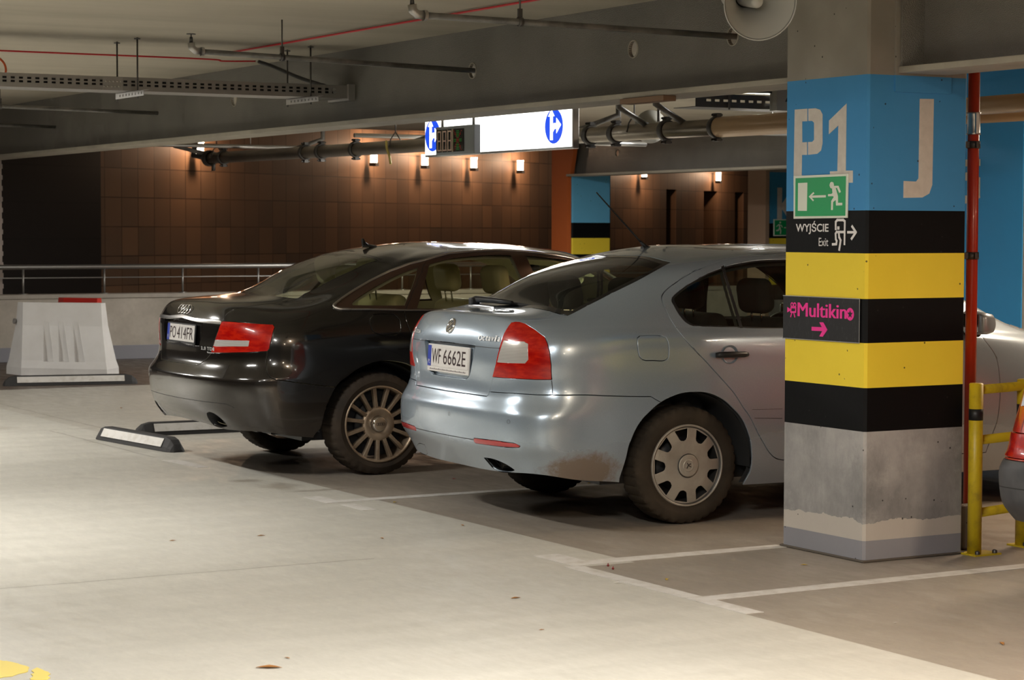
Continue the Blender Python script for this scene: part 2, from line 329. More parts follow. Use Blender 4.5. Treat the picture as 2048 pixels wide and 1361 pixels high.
# ---- pillars
def pillar(name,x0,x1,y0,y1,label,ch=.03,m=None,over=None):
    P=[(x0+ch,y0),(x1-ch,y0),(x1,y0+ch),(x1,y1-ch),(x1-ch,y1),(x0+ch,y1),(x0,y1-ch),(x0,y0+ch)]
    b=MB(); b.prism(P,(0,0,0),(1,0,0),(0,1,0),(0,0,1),2.86)
    return b.build(name,m or m_pillar,label=label,cat='pillar',fix=True)
PJ=pillar('concrete_pillar',6.551,7.161,8.072,8.708,'thick striped pillar painted P1 and J, the nearest of all the pillars',ch=.012)
# its dirty foot bead, chamfer strip and steel head plate
b=MB(); b.box(6.541,7.170,8.063,8.72,0,.012); b.build('foot_bead',mat('grimy_sealant',(.09,.075,.06),.8),PJ,bevel=.006)
b=MB(); b.box(6.705,7.05,8.062,8.073,2.222,2.86); b.build('head_plate',m_pillar,PJ,bevel=.002)
GL={
'P':[(0.075,2.16),(0.175,2.16),(0.176,2.099),(0.135,2.1),(0.137,1.998),(0.175,1.998),(0.176,1.936),(0.136,1.937),(0.134,1.791),(0.07,1.791)],
'P2':[(0.183,2.159),(0.238,2.159),(0.275,2.15),(0.294,2.127),(0.296,1.987),(0.285,1.954),(0.256,1.939),(0.184,1.936),(0.183,1.998),(0.216,1.998),(0.23,2.007),(0.229,2.09),(0.214,2.099),(0.184,2.1)],
'one':[(0.477,2.17),(0.345,2.095),(0.345,2.03),(0.417,2.069),(0.413,1.852),(0.356,1.852),(0.357,1.797),(0.53,1.795),(0.529,1.852),(0.476,1.853)],
'J':[(0.31,2.194),(0.397,2.196),(0.393,1.788),(0.375,1.746),(0.333,1.727),(0.217,1.724),(0.217,1.804),(0.293,1.802),(0.308,1.817)]}
LX=lambda off:((6.551-off,8.708,0),(0,-1,0),(0,0,1),(-1,0,0))   # frame on the pillar's lane face
RX=lambda off:((6.551,8.072-off,0),(1,0,0),(0,0,1),(0,-1,0))    # frame on its near face
b=MB()
for k in ('P','P2'): b.prism(GL[k],*LX(0),.0012)
b.build('letter_p',m_paint,PJ); b=MB(); b.prism(GL['one'],*LX(0),.0012); b.build('digit_one',m_paint,PJ)
b=MB(); b.prism(GL['J'],*RX(0),.0012); b.build('letter_j',m_paint,PJ)
# painted exit marking (part of the pillar's paint)
b=MB(); o=Vector((6.551-.0012,8.708,0)); A=Vector((0,-1,0)); Z=Vector((0,0,1))
text(b,'WYJŚCIE',o+A*.092+Z*1.551,A,Z,.257,.064,bold=.018); text(b,'Exit',o+A*.274+Z*1.494,A,Z,.074,.040,bold=.004)
for pts,w in (([(0.405,1.575),(0.404,1.61),(0.416,1.619),(0.461,1.619),(0.473,1.613),(0.472,1.504)],.012),([(0.463,1.562),(0.411,1.562),(0.404,1.554),(0.406,1.528),(0.413,1.519),(0.41,1.504),(0.381,1.503)],.012),([(0.428,1.56),(0.432,1.537),(0.443,1.522),(0.433,1.477)],.013),([(0.496,1.561),(0.554,1.561)],.012),([(0.528,1.589),(0.557,1.561),(0.525,1.53)],.013)):
    for q in stroke(pts,w): b.prism(q,o,A,Z,(-1,0,0),.0006)
b.prism([(0.416,1.589),(0.433,1.589),(0.433,1.573),(0.416,1.573)],o,A,Z,(-1,0,0),.0006)
b.build('exit_lettering',m_white,PJ,fix=False)
# green rescue sign
t=empty('exit_sign',(6.545,8.42,1.73),label='green running-man exit sign with a white border on the nearest pillar',cat='sign')
def child(b,name,m,t,**k):
    o=b.build(name,m,**k); o.parent=t; o.matrix_parent_inverse=Matrix.Translation(-t.location) if not t.rotation_euler.z else t.matrix_basis.inverted(); return o
b=MB(); b.prism([(0.079,1.836),(0.501,1.838),(0.498,1.629),(0.081,1.626)],*LX(.002),.006); child(b,'sign_board',m_signw,t,bevel=.001)
b=MB(); b.prism([(0.096,1.824),(0.487,1.827),(0.485,1.639),(0.095,1.638)],*LX(.008),.0006); child(b,'green_field',m_signg,t)
b=MB()
for P in ([(0.117,1.8),(0.191,1.801),(0.189,1.664),(0.117,1.665)],[(0.203,1.733),(0.239,1.755),(0.247,1.748),(0.226,1.738),(0.336,1.739),(0.336,1.728),(0.227,1.727),(0.244,1.716),(0.237,1.71)],[(0.363,1.786),(0.369,1.798),(0.38,1.802),(0.393,1.798),(0.398,1.786),(0.392,1.774),(0.381,1.769),(0.369,1.774)],
 [(0.387,1.776),(0.398,1.782),(0.432,1.782),(0.451,1.752),(0.438,1.748),(0.421,1.772),(0.411,1.772),(0.429,1.733),(0.43,1.701),(0.462,1.701),(0.462,1.689),(0.415,1.688),(0.412,1.715),(0.392,1.705),(0.391,1.667),(0.377,1.667),(0.378,1.711),(0.397,1.729),(0.391,1.733),(0.353,1.733),(0.353,1.743),(0.378,1.744),(0.387,1.748),(0.384,1.766)]):
    b.prism(P,*LX(.0086),.0006)
child(b,'pictogram',m_signw,t)
# Multikino board
t=empty('direction_board',(6.545,8.41,1.14),label='black board with pink cinema lettering and arrow on the nearest pillar',cat='sign')
b=MB(); b.prism([(0.002,1.247),(0.594,1.247),(0.594,1.040),(0.002,1.038)],*LX(.002),.004); child(b,'sign_board',m_blackboard,t)
b=MB(); o=Vector((6.551-.0065,8.708,0))
for k_ in range(5): text(b,'Multikin',o+A*(.118+.0017*k_)+Z*1.149+Vector((-.0001*k_,0,0)),A,Z,.376,.068,bold=0)
ring=circle(.526,1.173,.029,24,.030); star=[(.526+(.022 if i%2==0 else .0095)*math.sin(2*PI*i/10),1.173+(.022 if i%2==0 else .0095)*math.cos(2*PI*i/10)) for i in range(10)]
holed(b,ring,[star],o,A,Z,(-1,0,0),.0006)
b.prism([(0.232,1.102),(0.312,1.103),(0.292,1.126),(0.322,1.127),(0.355,1.092),(0.319,1.057),(0.293,1.058),(0.315,1.084),(0.232,1.083)],o,A,Z,(-1,0,0),.0006)
for q in stroke([(.066,1.190),(.104,1.191),(.103,1.169),(.064,1.168),(.066,1.190)],.008)+stroke([(.075,1.168),(.064,1.145)],.007)+stroke([(.087,1.168),(.097,1.145)],.007): b.prism(q,o,A,Z,(-1,0,0),.0006)
b.prism([(0.036,1.192),(0.060,1.183),(0.060,1.175),(0.036,1.165)],o,A,Z,(-1,0,0),.0006)
for cx in (.074,.096): holed(b,circle(cx,1.204,.0125),[circle(cx,1.204,.006)],o,A,Z,(-1,0,0),.0006)
child(b,'pink_lettering',m_pink,t,fix=False)
b=MB()
for q in stroke([(0.0,1.2475),(0.596,1.2475),(0.596,1.039),(0.0,1.037)],.0035): b.prism(q,*LX(.006),.001)
child(b,'edge_trim',m_steel,t)
# the two farther pillars
m_orange=mat('orange_lit_face',(.52,.12,.025),.6)  # orange light on the far pillar's side face, put into the colour
P2=pillar('concrete_pillar',15.03,15.66,24.62,25.0,'far striped pillar seen just behind the black car roof',m=pillar_mat('striped_pillar_paint_far',(.14,.46,.72)))
b=MB(); b.box(14.97,15.03,24.62,25.02,0,2.86); b.prism([(24.55,2.3),(24.62,2.3),(24.62,2.86),(24.40,2.86)],(14.97,0,0),(0,1,0),(0,0,1),(1,0,0),.06); b.build('orange_lit_side',m_orange,P2)
PK=pillar('concrete_pillar',17.86,18.42,24.10,24.50,'far striped pillar painted K, partly hidden by the nearest pillar',m=pillar_mat('striped_pillar_paint_k',(.045,.25,.45),2.36))
b=MB(); o=(17.86,24.10-.001,0)
for P in ([(.14,1.62),(.14,2.15),(.22,2.15),(.22,1.62)],[(.22,1.86),(.22,1.93),(.40,2.15),(.50,2.15),(.30,1.89),(.52,1.62),(.42,1.62)]): b.prism(P,o,(1,0,0),(0,0,1),(0,-1,0),.002)
b.build('letter_k',m_paint,PK)
b=MB(); b.box(17.80,17.86,24.09,24.5,0,2.86); b.build('bare_side_panel',mat('tan_lit_concrete',(.42,.30,.21),.7),PK)  # bare concrete face with the orange-tan light on it put into its colour
t=empty('exit_sign',(17.99,24.08,1.60),label='small green exit sign on the far pillar painted K',cat='sign')
b=MB(); b.box(17.93,18.33,24.078,24.09,1.49,1.72); child(b,'sign_board',m_signw,t)
b=MB(); b.box(17.945,18.315,24.075,24.079,1.505,1.705); child(b,'green_field',m_signg,t)
b=MB(); o=(17.945,24.074,1.505)
for q in stroke([(.16,.10),(.36,.10)],.014)+stroke([(.07,.14),(.085,.10),(.06,.065),(.03,.06)],.02)+stroke([(.085,.10),(.10,.06),(.095,.02)],.018)+stroke([(.03,.115),(.06,.14),(.11,.13),(.125,.105)],.012): b.prism(q,o,(1,0,0),(0,0,1),(0,-1,0),.001)
b.prism(circle(.09,.17,.014),o,(1,0,0),(0,0,1),(0,-1,0),.001); child(b,'pictogram',m_signw,t)
# ---- steel beams (plate girders) with round service holes
def beam(x,y0,y1,holes,label,zb=2.310,stiff=()):
    t=empty('steel_beam',(x,(y0+y1)/2,zb),label=label,cat='beam')
    b=MB(); ho=[circle(hy,hz,hr,22) for hy,hz,hr in holes]
    holed(b,[(y0,zb+.02),(y1,zb+.02),(y1,2.86),(y0,2.86)],ho,(x-.008,0,0),(0,1,0),(0,0,1),(1,0,0),.016); child(b,'web',m_beam,t,fix=True)
    b=MB(); b.box(x-.15,x+.15,y0,y1,zb,zb+.03); child(b,'bottom_flange',m_flange,t,bevel=.003)
    for s in stiff:
        b=MB(); b.box(x-.14,x+.14,s-.006,s+.006,zb+.03,2.86); child(b,'stiffener',m_beam,t)
    b=MB()
    for hy,hz,hr in holes:
        b.lathe([(-.012,hr),(-.012,hr+.006),(.012,hr+.006),(.012,hr)],(x,hy,hz),(1,0,0),22,close=True)
    if holes: child(b,'hole_collars',m_flange,t)
    return t
beam(6.87,8.708,24.9,[(9.592,2.604,.047),(10.564,2.604,.047),(12.470,2.598,.047),(16.448,2.617,.055),(13.5,2.604,.0001+.03)][:4],'long steel girder running from behind the nearest pillar across the view')
beam(6.87,-12,8.06,[],'steel girder stub leaving the near face of the striped pillar',stiff=(8.05,))
b=MB(); 
beam(15.1,9.0,24.62,[(18.9,2.60,.045),(23.6,2.55,.045)],'far dark steel girder above the two far pillars',zb=2.27)
# end plate between the girder stub and the pillar
# ---- ceiling services: sprinkler branch pipes running into the girder holes
def branch(y,z0,z1,x0,label,hang,r=.0165,elbow=True):
    t=empty('sprinkler_pipe',(x0,y,z0),label=label,cat='pipe')
    b=MB(); b.tube([(x0+.03,y,z0),(6.95,y,z1)],r,16); child(b,'pipe',m_pipe,t)
    if elbow:
        b=MB(); b.tube([(x0+.05,y,z0),(x0+.012,y,z0+.003),(x0-.012,y,z0+.022),(x0-.016,y,z0+.05)],[r*1.35]*4,16); b.lathe([(0,r*1.6),(.018,r*1.6)],(x0+.045,y,z0),(1,0,0),16); child(b,'elbow',m_steel,t)
        b=MB(); b.tube([(x0-.016,y,z0+.05),(x0-.016,y,z0+.085)],[.012,.009],12); b.lathe([(0,.004),(0,.028),(.004,.028),(.004,.004)],(x0-.016,y,z0+.10),(0,0,1),16); b.tube([(x0-.016,y,z0+.08),(x0-.016,y,z0+.102)],.004,8); child(b,'sprinkler_head',m_dsteel,t)
    for hx in hang:
        z=z0+(z1-z0)*(hx-x0)/(6.95-x0); b=MB(); b.lathe([(-.012,r+.002),(-.012,r+.008),(.012,r+.008),(.012,r+.002)],(hx,y,z),(1,0,0),18,close=True); b.box(hx-.012,hx+.012,y-.006,y+.006,z+r,z+r+.05); b.tube([(hx,y,z+r+.03),(hx,y,2.86)],.005,8); child(b,'hanger_rod',m_dsteel,t)
    return t
branch(9.592,2.621,2.602,4.956,'grey sprinkler pipe that ends at the girder beside the horn speaker',(5.55,))
branch(12.468,2.643,2.597,4.94,'grey sprinkler pipe that passes just under the slanting red cable',(5.52,))
branch(18.17,2.611,2.579,4.6,'grey sprinkler pipe hanging below the perforated cable tray',(4.66,5.462))
branch(20.99,2.584,2.573,4.9,'shortest grey sprinkler pipe, farthest along the girder toward the dark bay',(5.5,))
# perforated cable tray
t=empty('cable_tray',(5.6,14.2,2.51),label='long perforated metal cable tray hung under the ceiling before the girder',cat='tray')
b=MB(); slots=[]; x=2.62
while x<6.72:
    for z in (.038,.062): slots.append([(x,z-.007),(x+.028,z-.007),(x+.028,z+.007),(x,z+.007)])
    x+=.0555
slots=[s for s in slots if not (4.98<s[0][0]<5.08)]
holed(b,[(2.4,0),(6.82,0),(6.82,.092),(2.4,.092)],slots,(0,14.195,2.505),(1,0,0),(0,0,1),(0,1,0),.0025); b.box(2.4,6.82,14.1975,14.50,2.505,2.508); b.box(2.4,6.82,14.4975,14.50,2.508,2.597)
child(b,'tray',m_steel,t)
b=MB(); b.box(4.97,5.11,14.188,14.195,2.508,2.594); 
for i in range(10): b.lathe([(0,.006),(.006,.006),(.006,.001)],(4.98+.013*i,14.188,2.53+.035*(i%2)),(0,-1,0),8)
child(b,'joint_plate',m_alu,t)
b=MB(); b.box(6.79,6.84,14.17,14.52,2.49,2.53); b.box(6.79,6.84,14.17,14.2,2.53,2.605); child(b,'end_bracket',m_alu,t)
for hx in (5.17,6.45):
    b=MB(); holed(b,[(-.40,0),(.15,0),(.15,.04),(-.40,.04)],[circle(-.36+.06*i,.02,.010,8) for i in range(8)],(hx,14.35,2.462),(0,1,0),(0,0,1),(1,0,0),.003); b.box(hx,hx+.04,13.95,14.5,2.500,2.503)
    child(b,'cross_rail',m_alu,t)
    for yy in (14.12,14.52): b=MB(); b.tube([(hx+.02,yy,2.45),(hx+.02,yy,2.86)],.006,8); b.lathe([(0,.022),(.006,.022),(.006,.006)],(hx+.02,yy,2.854),(0,0,-1),10); child(b,'threaded_rod',m_dsteel,t)
t=empty('tray_dark_filler',(5.6,14.3,2.54),label='added black tubes that make the holes of the long perforated tray dark',cat='tray filler')  # black tubes added so the tray's slots look shaded inside
for k_ in range(9):
    b=MB(); yy=14.225+.029*k_; zz=2.525+.022*(k_%3); b.tube([(2.5,yy,zz),(4.0,yy+.004,zz),(5.5,yy-.003,zz+.003),(6.70,yy,zz)],.0145,8); child(b,'cable',m_black,t)
b=MB(); b.box(6.705,6.79,10.02,10.46,2.278,2.309); b.build('timber_board',mat('brown_board',(.20,.12,.07),.7),label='short brown board fixed under the girder flange near the pillar',cat='board',bevel=.003)
# cables
def cable(name,pts,r,m,label,cat='cable'):
    P=[Vector(p) for p in pts]; o=[]
    for i in range(len(P)-1):
        a,b_,c,d=P[max(i-1,0)],P[i],P[i+1],P[min(i+2,len(P)-1)]
        for k in range(8):
            s=k/8; o.append(.5*((2*b_)+(c-a)*s+(2*a-5*b_+4*c-d)*s*s+(3*b_-a-3*c+d)*s**3))
    o.append(P[-1]); bb=MB(); bb.tube(o,r,8); return bb.build(name,m,label=label,cat=cat)
cable('red_cable',[(3.2,15.5,2.845),(4.7,15.49,2.845),(6.17,15.45,2.845),(6.35,15.45,2.835),(6.62,15.45,2.845)],.006,m_redcable,'thin red cable along the ceiling dropping into the cable tray')
cable('cable_sleeve',[(6.64,15.43,2.84),(6.69,15.25,2.79),(6.74,14.90,2.69),(6.78,14.56,2.615)],.014,m_black,'short black sleeve around the red cable above the tray end','sleeve')
cable('red_cable',[(6.14,14.77,2.845),(6.16,13.2,2.845),(6.172,12.148,2.845),(6.185,11.2,2.845),(6.195,10.4,2.845),(6.2,9.2,2.845),(6.22,7.6,2.845)],.007,m_redcable,'thin red cable slanting across the ceiling above the sprinkler pipes')
cable('orange_cable',[(4.55,15.9,2.85),(4.66,15.55,2.80),(4.69,15.45,2.70),(4.62,15.45,2.60),(4.5,15.5,2.53)],.008,m_orangec,'orange cable loop hanging from the ceiling by the tray')
# ---- services beyond the girder: drain pipe with couplings, branches, conduit, tray, second horn
t=empty('drain_pipe',(8.6,16,2.3),label='large grey drain pipe with bolted couplings beyond the girder',cat='pipe')
DX=9.3; pz=lambda y:2.325+(y-14)*.0042
b=MB(); b.tube([(DX,23.0,pz(23)),(DX,16,pz(16)),(DX,13.0,pz(13.0))],.062,24); child(b,'pipe',m_bigpipe,t)
b=MB(); b.tube([(DX,13.19,pz(13.19)),(DX,8.0,pz(8))],.075,24); child(b,'wide_pipe',m_gold,t)
for y in (22.6,20.43,20.04,19.25,14.94,14.56,13.85,13.19):
    b=MB(); b.lathe([(-.03,.063),(-.03,.076),(-.012,.082),(.012,.082),(.03,.076),(.03,.063)],(DX,y,pz(y)),(0,1,0),24,close=True)
    for s in (-1,1): b.box(DX-.02,DX+.02,y-.028,y+.028,pz(y)+s*.09-.013,pz(y)+s*.09+.013); b.lathe([(-.045,.009),(.045,.009)],(DX,y,pz(y)+s*.091),(1,0,0),8)
    child(b,'coupling',m_dsteel,t)
for y,x1,y1 in ((23.0,9.0,23.3),(20.7,9.55,20.55),(18.0,9.6,17.85),(15.15,9.6,15.0),(14.1,9.0,14.05),(13.6,9.0,13.55)):
    b=MB(); b.tube([(DX,y,pz(y)+.04),(x1,y1,2.50),(x1,y1,2.86)],.024,12); child(b,'branch_pipe',m_pipe,t)
b=MB(); b.lathe([(-.05,.075),(-.02,.09),(.04,.09),(.09,.06),(.10,.02)],(DX,23.0,pz(23)),(0,1,0),20); b.tube([(DX,23.05,pz(23)),(DX-.1,23.25,2.40),(DX-.05,23.3,2.55)],.03,10); b.tube([(DX,22.9,2.32),(DX,22.9,2.22)],.022,10); child(b,'end_valve',m_dsteel,t)
for y in (22.8,18.4,14.3):
    b=MB(); b.tube([(DX-.07,y,pz(y)),(DX-.05,y,pz(y)+.07),(DX,y,pz(y)+.14),(DX,y,2.86)],.006,8); b.tube([(DX+.07,y,pz(y)),(DX+.05,y,pz(y)+.07),(DX,y,pz(y)+.14)],.006,8); child(b,'pipe_hanger',m_dsteel,t)
for (x0,y,x1,z,lab) in ((8.3,22.2,10.6,2.47,'thin light conduit behind the valve end of the drain pipe'),(9.45,19.6,11.6,2.50,'thin light conduit between the hanging tape and the valve end'),(9.5,15.2,10.0,2.28,'short pale conduit stub under the grey part of the drain pipe'),(10.3,14.6,11.4,2.37,'pale conduit below the wide end of the drain pipe')):
    b=MB(); b.tube([(x0,y,z),(x1,y,z)],.022,12); b.tube([(x0+.5*(x1-x0),y,z),(x0+.5*(x1-x0),y,2.86)],.005,6); o=b.build('conduit',m_alu,label=lab,cat='pipe')
t=empty('cable_tray',(11,13.9,2.55),label='dark perforated cable tray beyond the girder near the junction box',cat='tray')
b=MB(); sl=[[(9.7+.08*i,.04),(9.745+.08*i,.04),(9.745+.08*i,.058),(9.7+.08*i,.058)] for i in range(38)]
holed(b,[(9.6,0),(13.0,0),(13.0,.10),(9.6,.10)],sl,(0,13.9,2.52),(1,0,0),(0,0,1),(0,1,0),.004); b.box(9.6,13.0,13.9,14.2,2.515,2.52); child(b,'tray',m_dsteel,t)
for hx in (9.9,10.9,12.6):
    b=MB(); b.tube([(hx,13.88,2.50),(hx,13.88,2.86)],.008,8); child(b,'threaded_rod',m_dsteel,t)
for i,(a,c) in enumerate((((9.9,14.0,2.66),(10.5,14.1,2.74)),((9.8,13.85,2.63),(10.9,13.85,2.64)),((10.6,14.0,2.66),(11.2,14.0,2.67)))):
    cable('loose_cable',[a,tuple((Vector(a)+Vector(c))/2+Vector((0,0,.06-.05*i))),c],.008,m_black,('black cable arching highest over the far tray','black cable lying low on the far tray','black cable lying by the junction box on the far tray')[i])
b=MB(); b.box(10.28,10.50,13.78,13.87,2.50,2.68); b.tube([(10.39,13.84,2.68),(10.39,13.84,2.86)],.006,8); t=b.build('junction_box',m_horn,label='small pale junction box with a warning triangle beside the far tray',cat='box',bevel=.01)
b=MB(); b.prism([(-.03,0),(.03,0),(0,.055)],(10.39,13.779,2.57),(1,0,0),(0,0,1),(0,-1,0),.001); b.build('warning_triangle',m_black,t)
# ---- lit arrow sign and the counting display hanging before it
m_lit=mat('lit_sign_face',(.9,.9,.9),.4,emit=(1,.99,.96),power=1.25); m_bluea=mat('blue_sign_film',(.01,.06,.55),.35,emit=(.01,.06,.62),power=.55)
t=empty('arrow_sign',(8.8,15.6,2.2),label='long white backlit sign with two blue round arrow symbols',cat='sign')
b=MB(); b.box(8.805,8.86,14.398,16.856,2.195,2.56); child(b,'housing',m_alu,t,bevel=.004)
b=MB(); b.box(8.80,8.806,14.42,16.84,2.212,2.548); child(b,'lit_face',m_lit,t)
SG=lambda y:((8.7995,y,0),(0,-1,0),(0,0,1),(-1,0,0))
for yc in (14.675,16.70):
    b=MB(); b.prism(circle(0,2.377,.137,32),*SG(yc),.001); child(b,'blue_disc',m_bluea,t)
    b=MB(); f=((8.798,yc,0),(0,-1,0),(0,0,1),(-1,0,0))
    b.prism([(-.055,2.27),(-.015,2.27),(-.015,2.33),(.01,2.355),(.04,2.355),(.04,2.32),(.11,2.385),(.04,2.44),(.04,2.40),(0,2.40),(-.015,2.385),(-.015,2.455),(.01,2.455),(-.035,2.51),(-.085,2.455),(-.055,2.455)],*f,.0012); child(b,'white_arrow',m_lit,t)
t=empty('counting_display',(8.3,15.4,2.3),label='small grey digital display with three dark figures hanging before the lit sign',cat='display')
b=MB(); b.box(8.30,8.36,15.06,15.70,2.165,2.395); child(b,'case',mat('grey_case_paint',(.34,.37,.38),.5),t,bevel=.006)
b=MB(); b.box(8.294,8.30,15.22,15.68,2.19,2.37); child(b,'window',m_blackg,t)
m_seg=mat('unlit_segment',(.80,.58,.48),.5); m_strip=mat('pale_divider',(.55,.45,.32),.5)
for k in range(3):
    b=MB(); y0=15.665-.088*k; f=((8.2935,y0,0),(0,-1,0),(0,0,1),(-1,0,0)); x0,x1=.012,.062
    for p,q in (((x0,2.21),(x0,2.275)),((x0,2.285),(x0,2.35)),((x1,2.21),(x1,2.275)),((x1,2.285),(x1,2.35)),((x0,2.205),(x1,2.205)),((x0,2.28),(x1,2.28)),((x0,2.355),(x1,2.355))):
        for s in stroke([p,q],.011): b.prism(s,*f,.001)
    b.prism(circle(.075,2.205,.005,8),*f,.001); child(b,'figure_eight',m_seg,t)
b=MB(); 
for k in range(3): b.box(8.291,8.294,15.40+.088*k-.002,15.40+.088*k+.002,2.19,2.37)
b.box(8.288,8.294,15.385,15.405,2.19,2.37); child(b,'dividers',m_strip,t)
m_lr=mat('red_lamp_dots',(.5,.03,.02),.4,emit=(.8,.05,.02),power=.04); m_lg=mat('green_lamp_dots',(.03,.3,.04),.4,emit=(.05,.6,.08),power=.03)
b=MB(); b2=MB()
for i in range(9):
    for j in range(12):
        yy=15.375-.015*i; zz=2.205+.0135*j; onx=abs((i-4)/4)-abs((j-5.5)/5.5)
        if abs(onx)<.16: b.box(8.291,8.294,yy-.003,yy+.003,zz-.003,zz+.003)
        elif abs(i-4)<2 or abs(j-5.5)<1: b2.box(8.291,8.294,yy-.004,yy+.004,zz-.003,zz+.003)
b.add(b2.v,b2.f,1); child(b,'dot_matrix',[m_lr,m_lg],t)
for yy in (15.12,15.64): b=MB(); b.tube([(8.33,yy,2.39),(8.33,yy,2.86)],.012,8); child(b,'suspension_rod',m_alu,t)
t=bpy.data.objects['arrow_sign']
for yy in (14.9,16.35): b=MB(); b.tube([(8.83,yy,2.55),(8.83,yy,2.86)],.01,8); child(b,'suspension_rod',m_alu,t)
cable('hanging_tape',[(9.215,18.42,2.40),(9.21,18.40,2.33),(9.215,18.36,2.26),(9.21,18.32,2.18)],.012,mat('yellow_tape',(.6,.5,.15),.6),'yellow tape dangling from the drain pipe','tape')
# ---- horn loudspeakers
def horn(loc,aim,R,label,brk=True):
    t=empty('horn_speaker',loc,label=label,cat='loudspeaker'); o=Vector(loc); a=Vector(aim).normalized()
    b=MB(); pr=[(0,R),(.006,R*1.03),(-.004,R*1.03),(-.02,R*.94),(-.06,R*.72),(-.12,R*.48),(-.20,R*.33),(-.24,R*.30)]
    b.lathe(pr,o,a,48); b.lathe([(.0,R*.985),(-.02,R*.90),(-.06,R*.68),(-.12,R*.44),(-.19,R*.28)],o,a,48); child(b,'bell',m_horn,t)
    b=MB(); b.lathe([(-.03,.001),(-.032,R*.13),(-.045,R*.19),(-.19,R*.25)],o,a,32); child(b,'throat_cone',m_horn,t)
    b=MB(); b.lathe([(-.235,R*.30),(-.24,R*.42),(-.33,R*.42),(-.34,R*.36),(-.34,.001)],o,a,32); child(b,'driver',m_horn,t)
    if brk:
        b=MB(); p=o-a*.22; b.tube([p,p+Vector((0,0,.08)),Vector((p.x,p.y,2.86))],.012,10); b.lathe([(0,.05),(.008,.05)],(p.x,p.y,2.852),(0,0,1),16); child(b,'bracket',m_dsteel,t)
    return t
horn((5.30,7.22,2.49),(-.30,-1.0,-.22),.150,'grey horn loudspeaker hung beside the head of the striped pillar')
horn((9.75,14.75,2.40),(.3,1,.1),.13,'second grey horn loudspeaker tucked behind the drain pipe')
# ---- red riser pipe with clamps behind the pillar
t=empty('riser_pipe',(7.402,8.30,0),label='vertical red fire pipe standing behind the striped pillar',cat='pipe')
b=MB(); b.tube([(7.402,8.30,.0),(7.402,8.30,.16)],.025,20); child(b,'pipe_foot',m_black,t)
b=MB(); b.tube([(7.402,8.30,.16),(7.402,8.30,2.86)],.0285,24); child(b,'pipe',m_redpipe,t)
b=MB(); b.lathe([(-.055,.028),(-.055,.037),(-.045,.032),(.045,.032),(.055,.037),(.055,.028)],(7.402,8.30,2.10),(0,0,1),24); b.box(7.385,7.405,8.262,8.272,2.05,2.15); child(b,'grooved_coupling',m_alu,t)
for z in (1.995,1.445):
    b=MB(); b.lathe([(-.018,.0275),(-.018,.034),(.018,.034),(.018,.0275)],(7.402,8.30,z),(0,0,1),24,close=True); b.box(7.16,7.385,8.29,8.31,z-.015,z+.015); b.box(7.385,7.40,8.258,8.272,z-.014,z+.014); child(b,'clamp',m_dsteel,t)
# ochre pipe and blue wall further right
b=MB(); b.tube([(9.0,11.6,2.317),(9.0,6.0,2.325)],.055,24); b.build('ochre_pipe',m_gold,label='thick ochre pipe crossing in front of the blue wall',cat='pipe')
m_bluew=mat('blue_wall_paint',(.03,.29,.46),.55); n=N(m_bluew); x,y,z=n.sep(); n.base(n.mix(n.math('MULTIPLY',n.noise(1.5,5),.25),n.mix(n.math('MULTIPLY',n.math('GREATER_THAN',z,.8),1.),(.02,.02,.02),(.03,.34,.80)),(.04,.26,.60)))
MB().box(11.0,11.25,11.81,13.4,0,2.86).build('wall_blue',m_bluew,kind='structure')
MB().box(11.01,16,11.60,11.81,0,2.86).build('wall_pale_return',m_pcap,kind='structure')
b=MB(); f=((10.999,12.43,0),(0,-1,0),(0,0,1),(-1,0,0))
b.prism([(0,2.095),(.175,2.095),(.175,2.045),(0,2.045)],*f,.001)
for q in stroke([(.0,1.97),(.10,1.97),(.145,1.94),(.145,1.83),(.10,1.80),(.0,1.80)],.06): b.prism(q,*f,.001)
b.build('painted_digit_five',m_paint,label='pale digit five painted on the blue wall',cat='number')
# ---- yellow guard rail behind the pillar
t=empty('guard_rail',(7.19,8.03,0),label='yellow tubular guard rail with a black band beside the striped pillar',cat='guard rail')
for px_,py_ in ((7.19,8.02),(7.60,8.13)):
    b=MB(); b.tube([(px_,py_,0),(px_,py_,.83)],.034,24); b.lathe([(0,.034),(.004,.03),(.004,.001)],(px_,py_,.83),(0,0,1),24); p=child(b,'post',m_yellow,t)
    b=MB(); b.tube([(px_,py_,.655),(px_,py_,.71)],.0345,24); child(b,'black_band',m_black,t)
    b=MB(); b.box(px_-.045,px_+.12,py_-.06,py_+.06,0,.008); child(b,'base_plate',m_yellow,t)
    for q in (-.02,.09): b=MB(); b.lathe([(0,.012),(.014,.012),(.018,.006),(.018,.001)],(px_+q,py_-.045,.008),(0,0,1),8); child(b,'anchor_bolt',m_dsteel,t)
for z in (.80,.555,.20):
    b=MB(); b.tube([(7.20,8.03,z),(8.55,8.38,z)],.023,20); child(b,'rail',m_yellow,t)
b=MB(); b.box(7.24,7.34,8.16,8.24,0,.22); b.build('concrete_block',m_wallc,label='small rough block standing behind the yellow post',cat='block',bevel=.015)
# ---- parapet railing
t=empty('railing',tuple(PO),label='tubular handrail with a thin middle rail on the low parapet',cat='railing')
b=MB(); P=lambda s,z:tuple(PO+PD*s+PN*.16+Vector((0,0,z)))
b.tube([P(-3,1.115),P(9,1.115)],.030,16); child(b,'handrail',m_steel,t)
b=MB(); b.tube([P(-3,.985),P(9,.985)],.008,8); child(b,'middle_rail',m_steel,t)
for i in range(12):
    s=-2.65+i*.99+.35; b=MB(); b.tube([P(s,.79),P(s,1.09)],.013,10); b.lathe([(0,.05),(.01,.05),(.012,.014)],P(s,.79),(0,0,1),12); child(b,'baluster',m_steel,t)
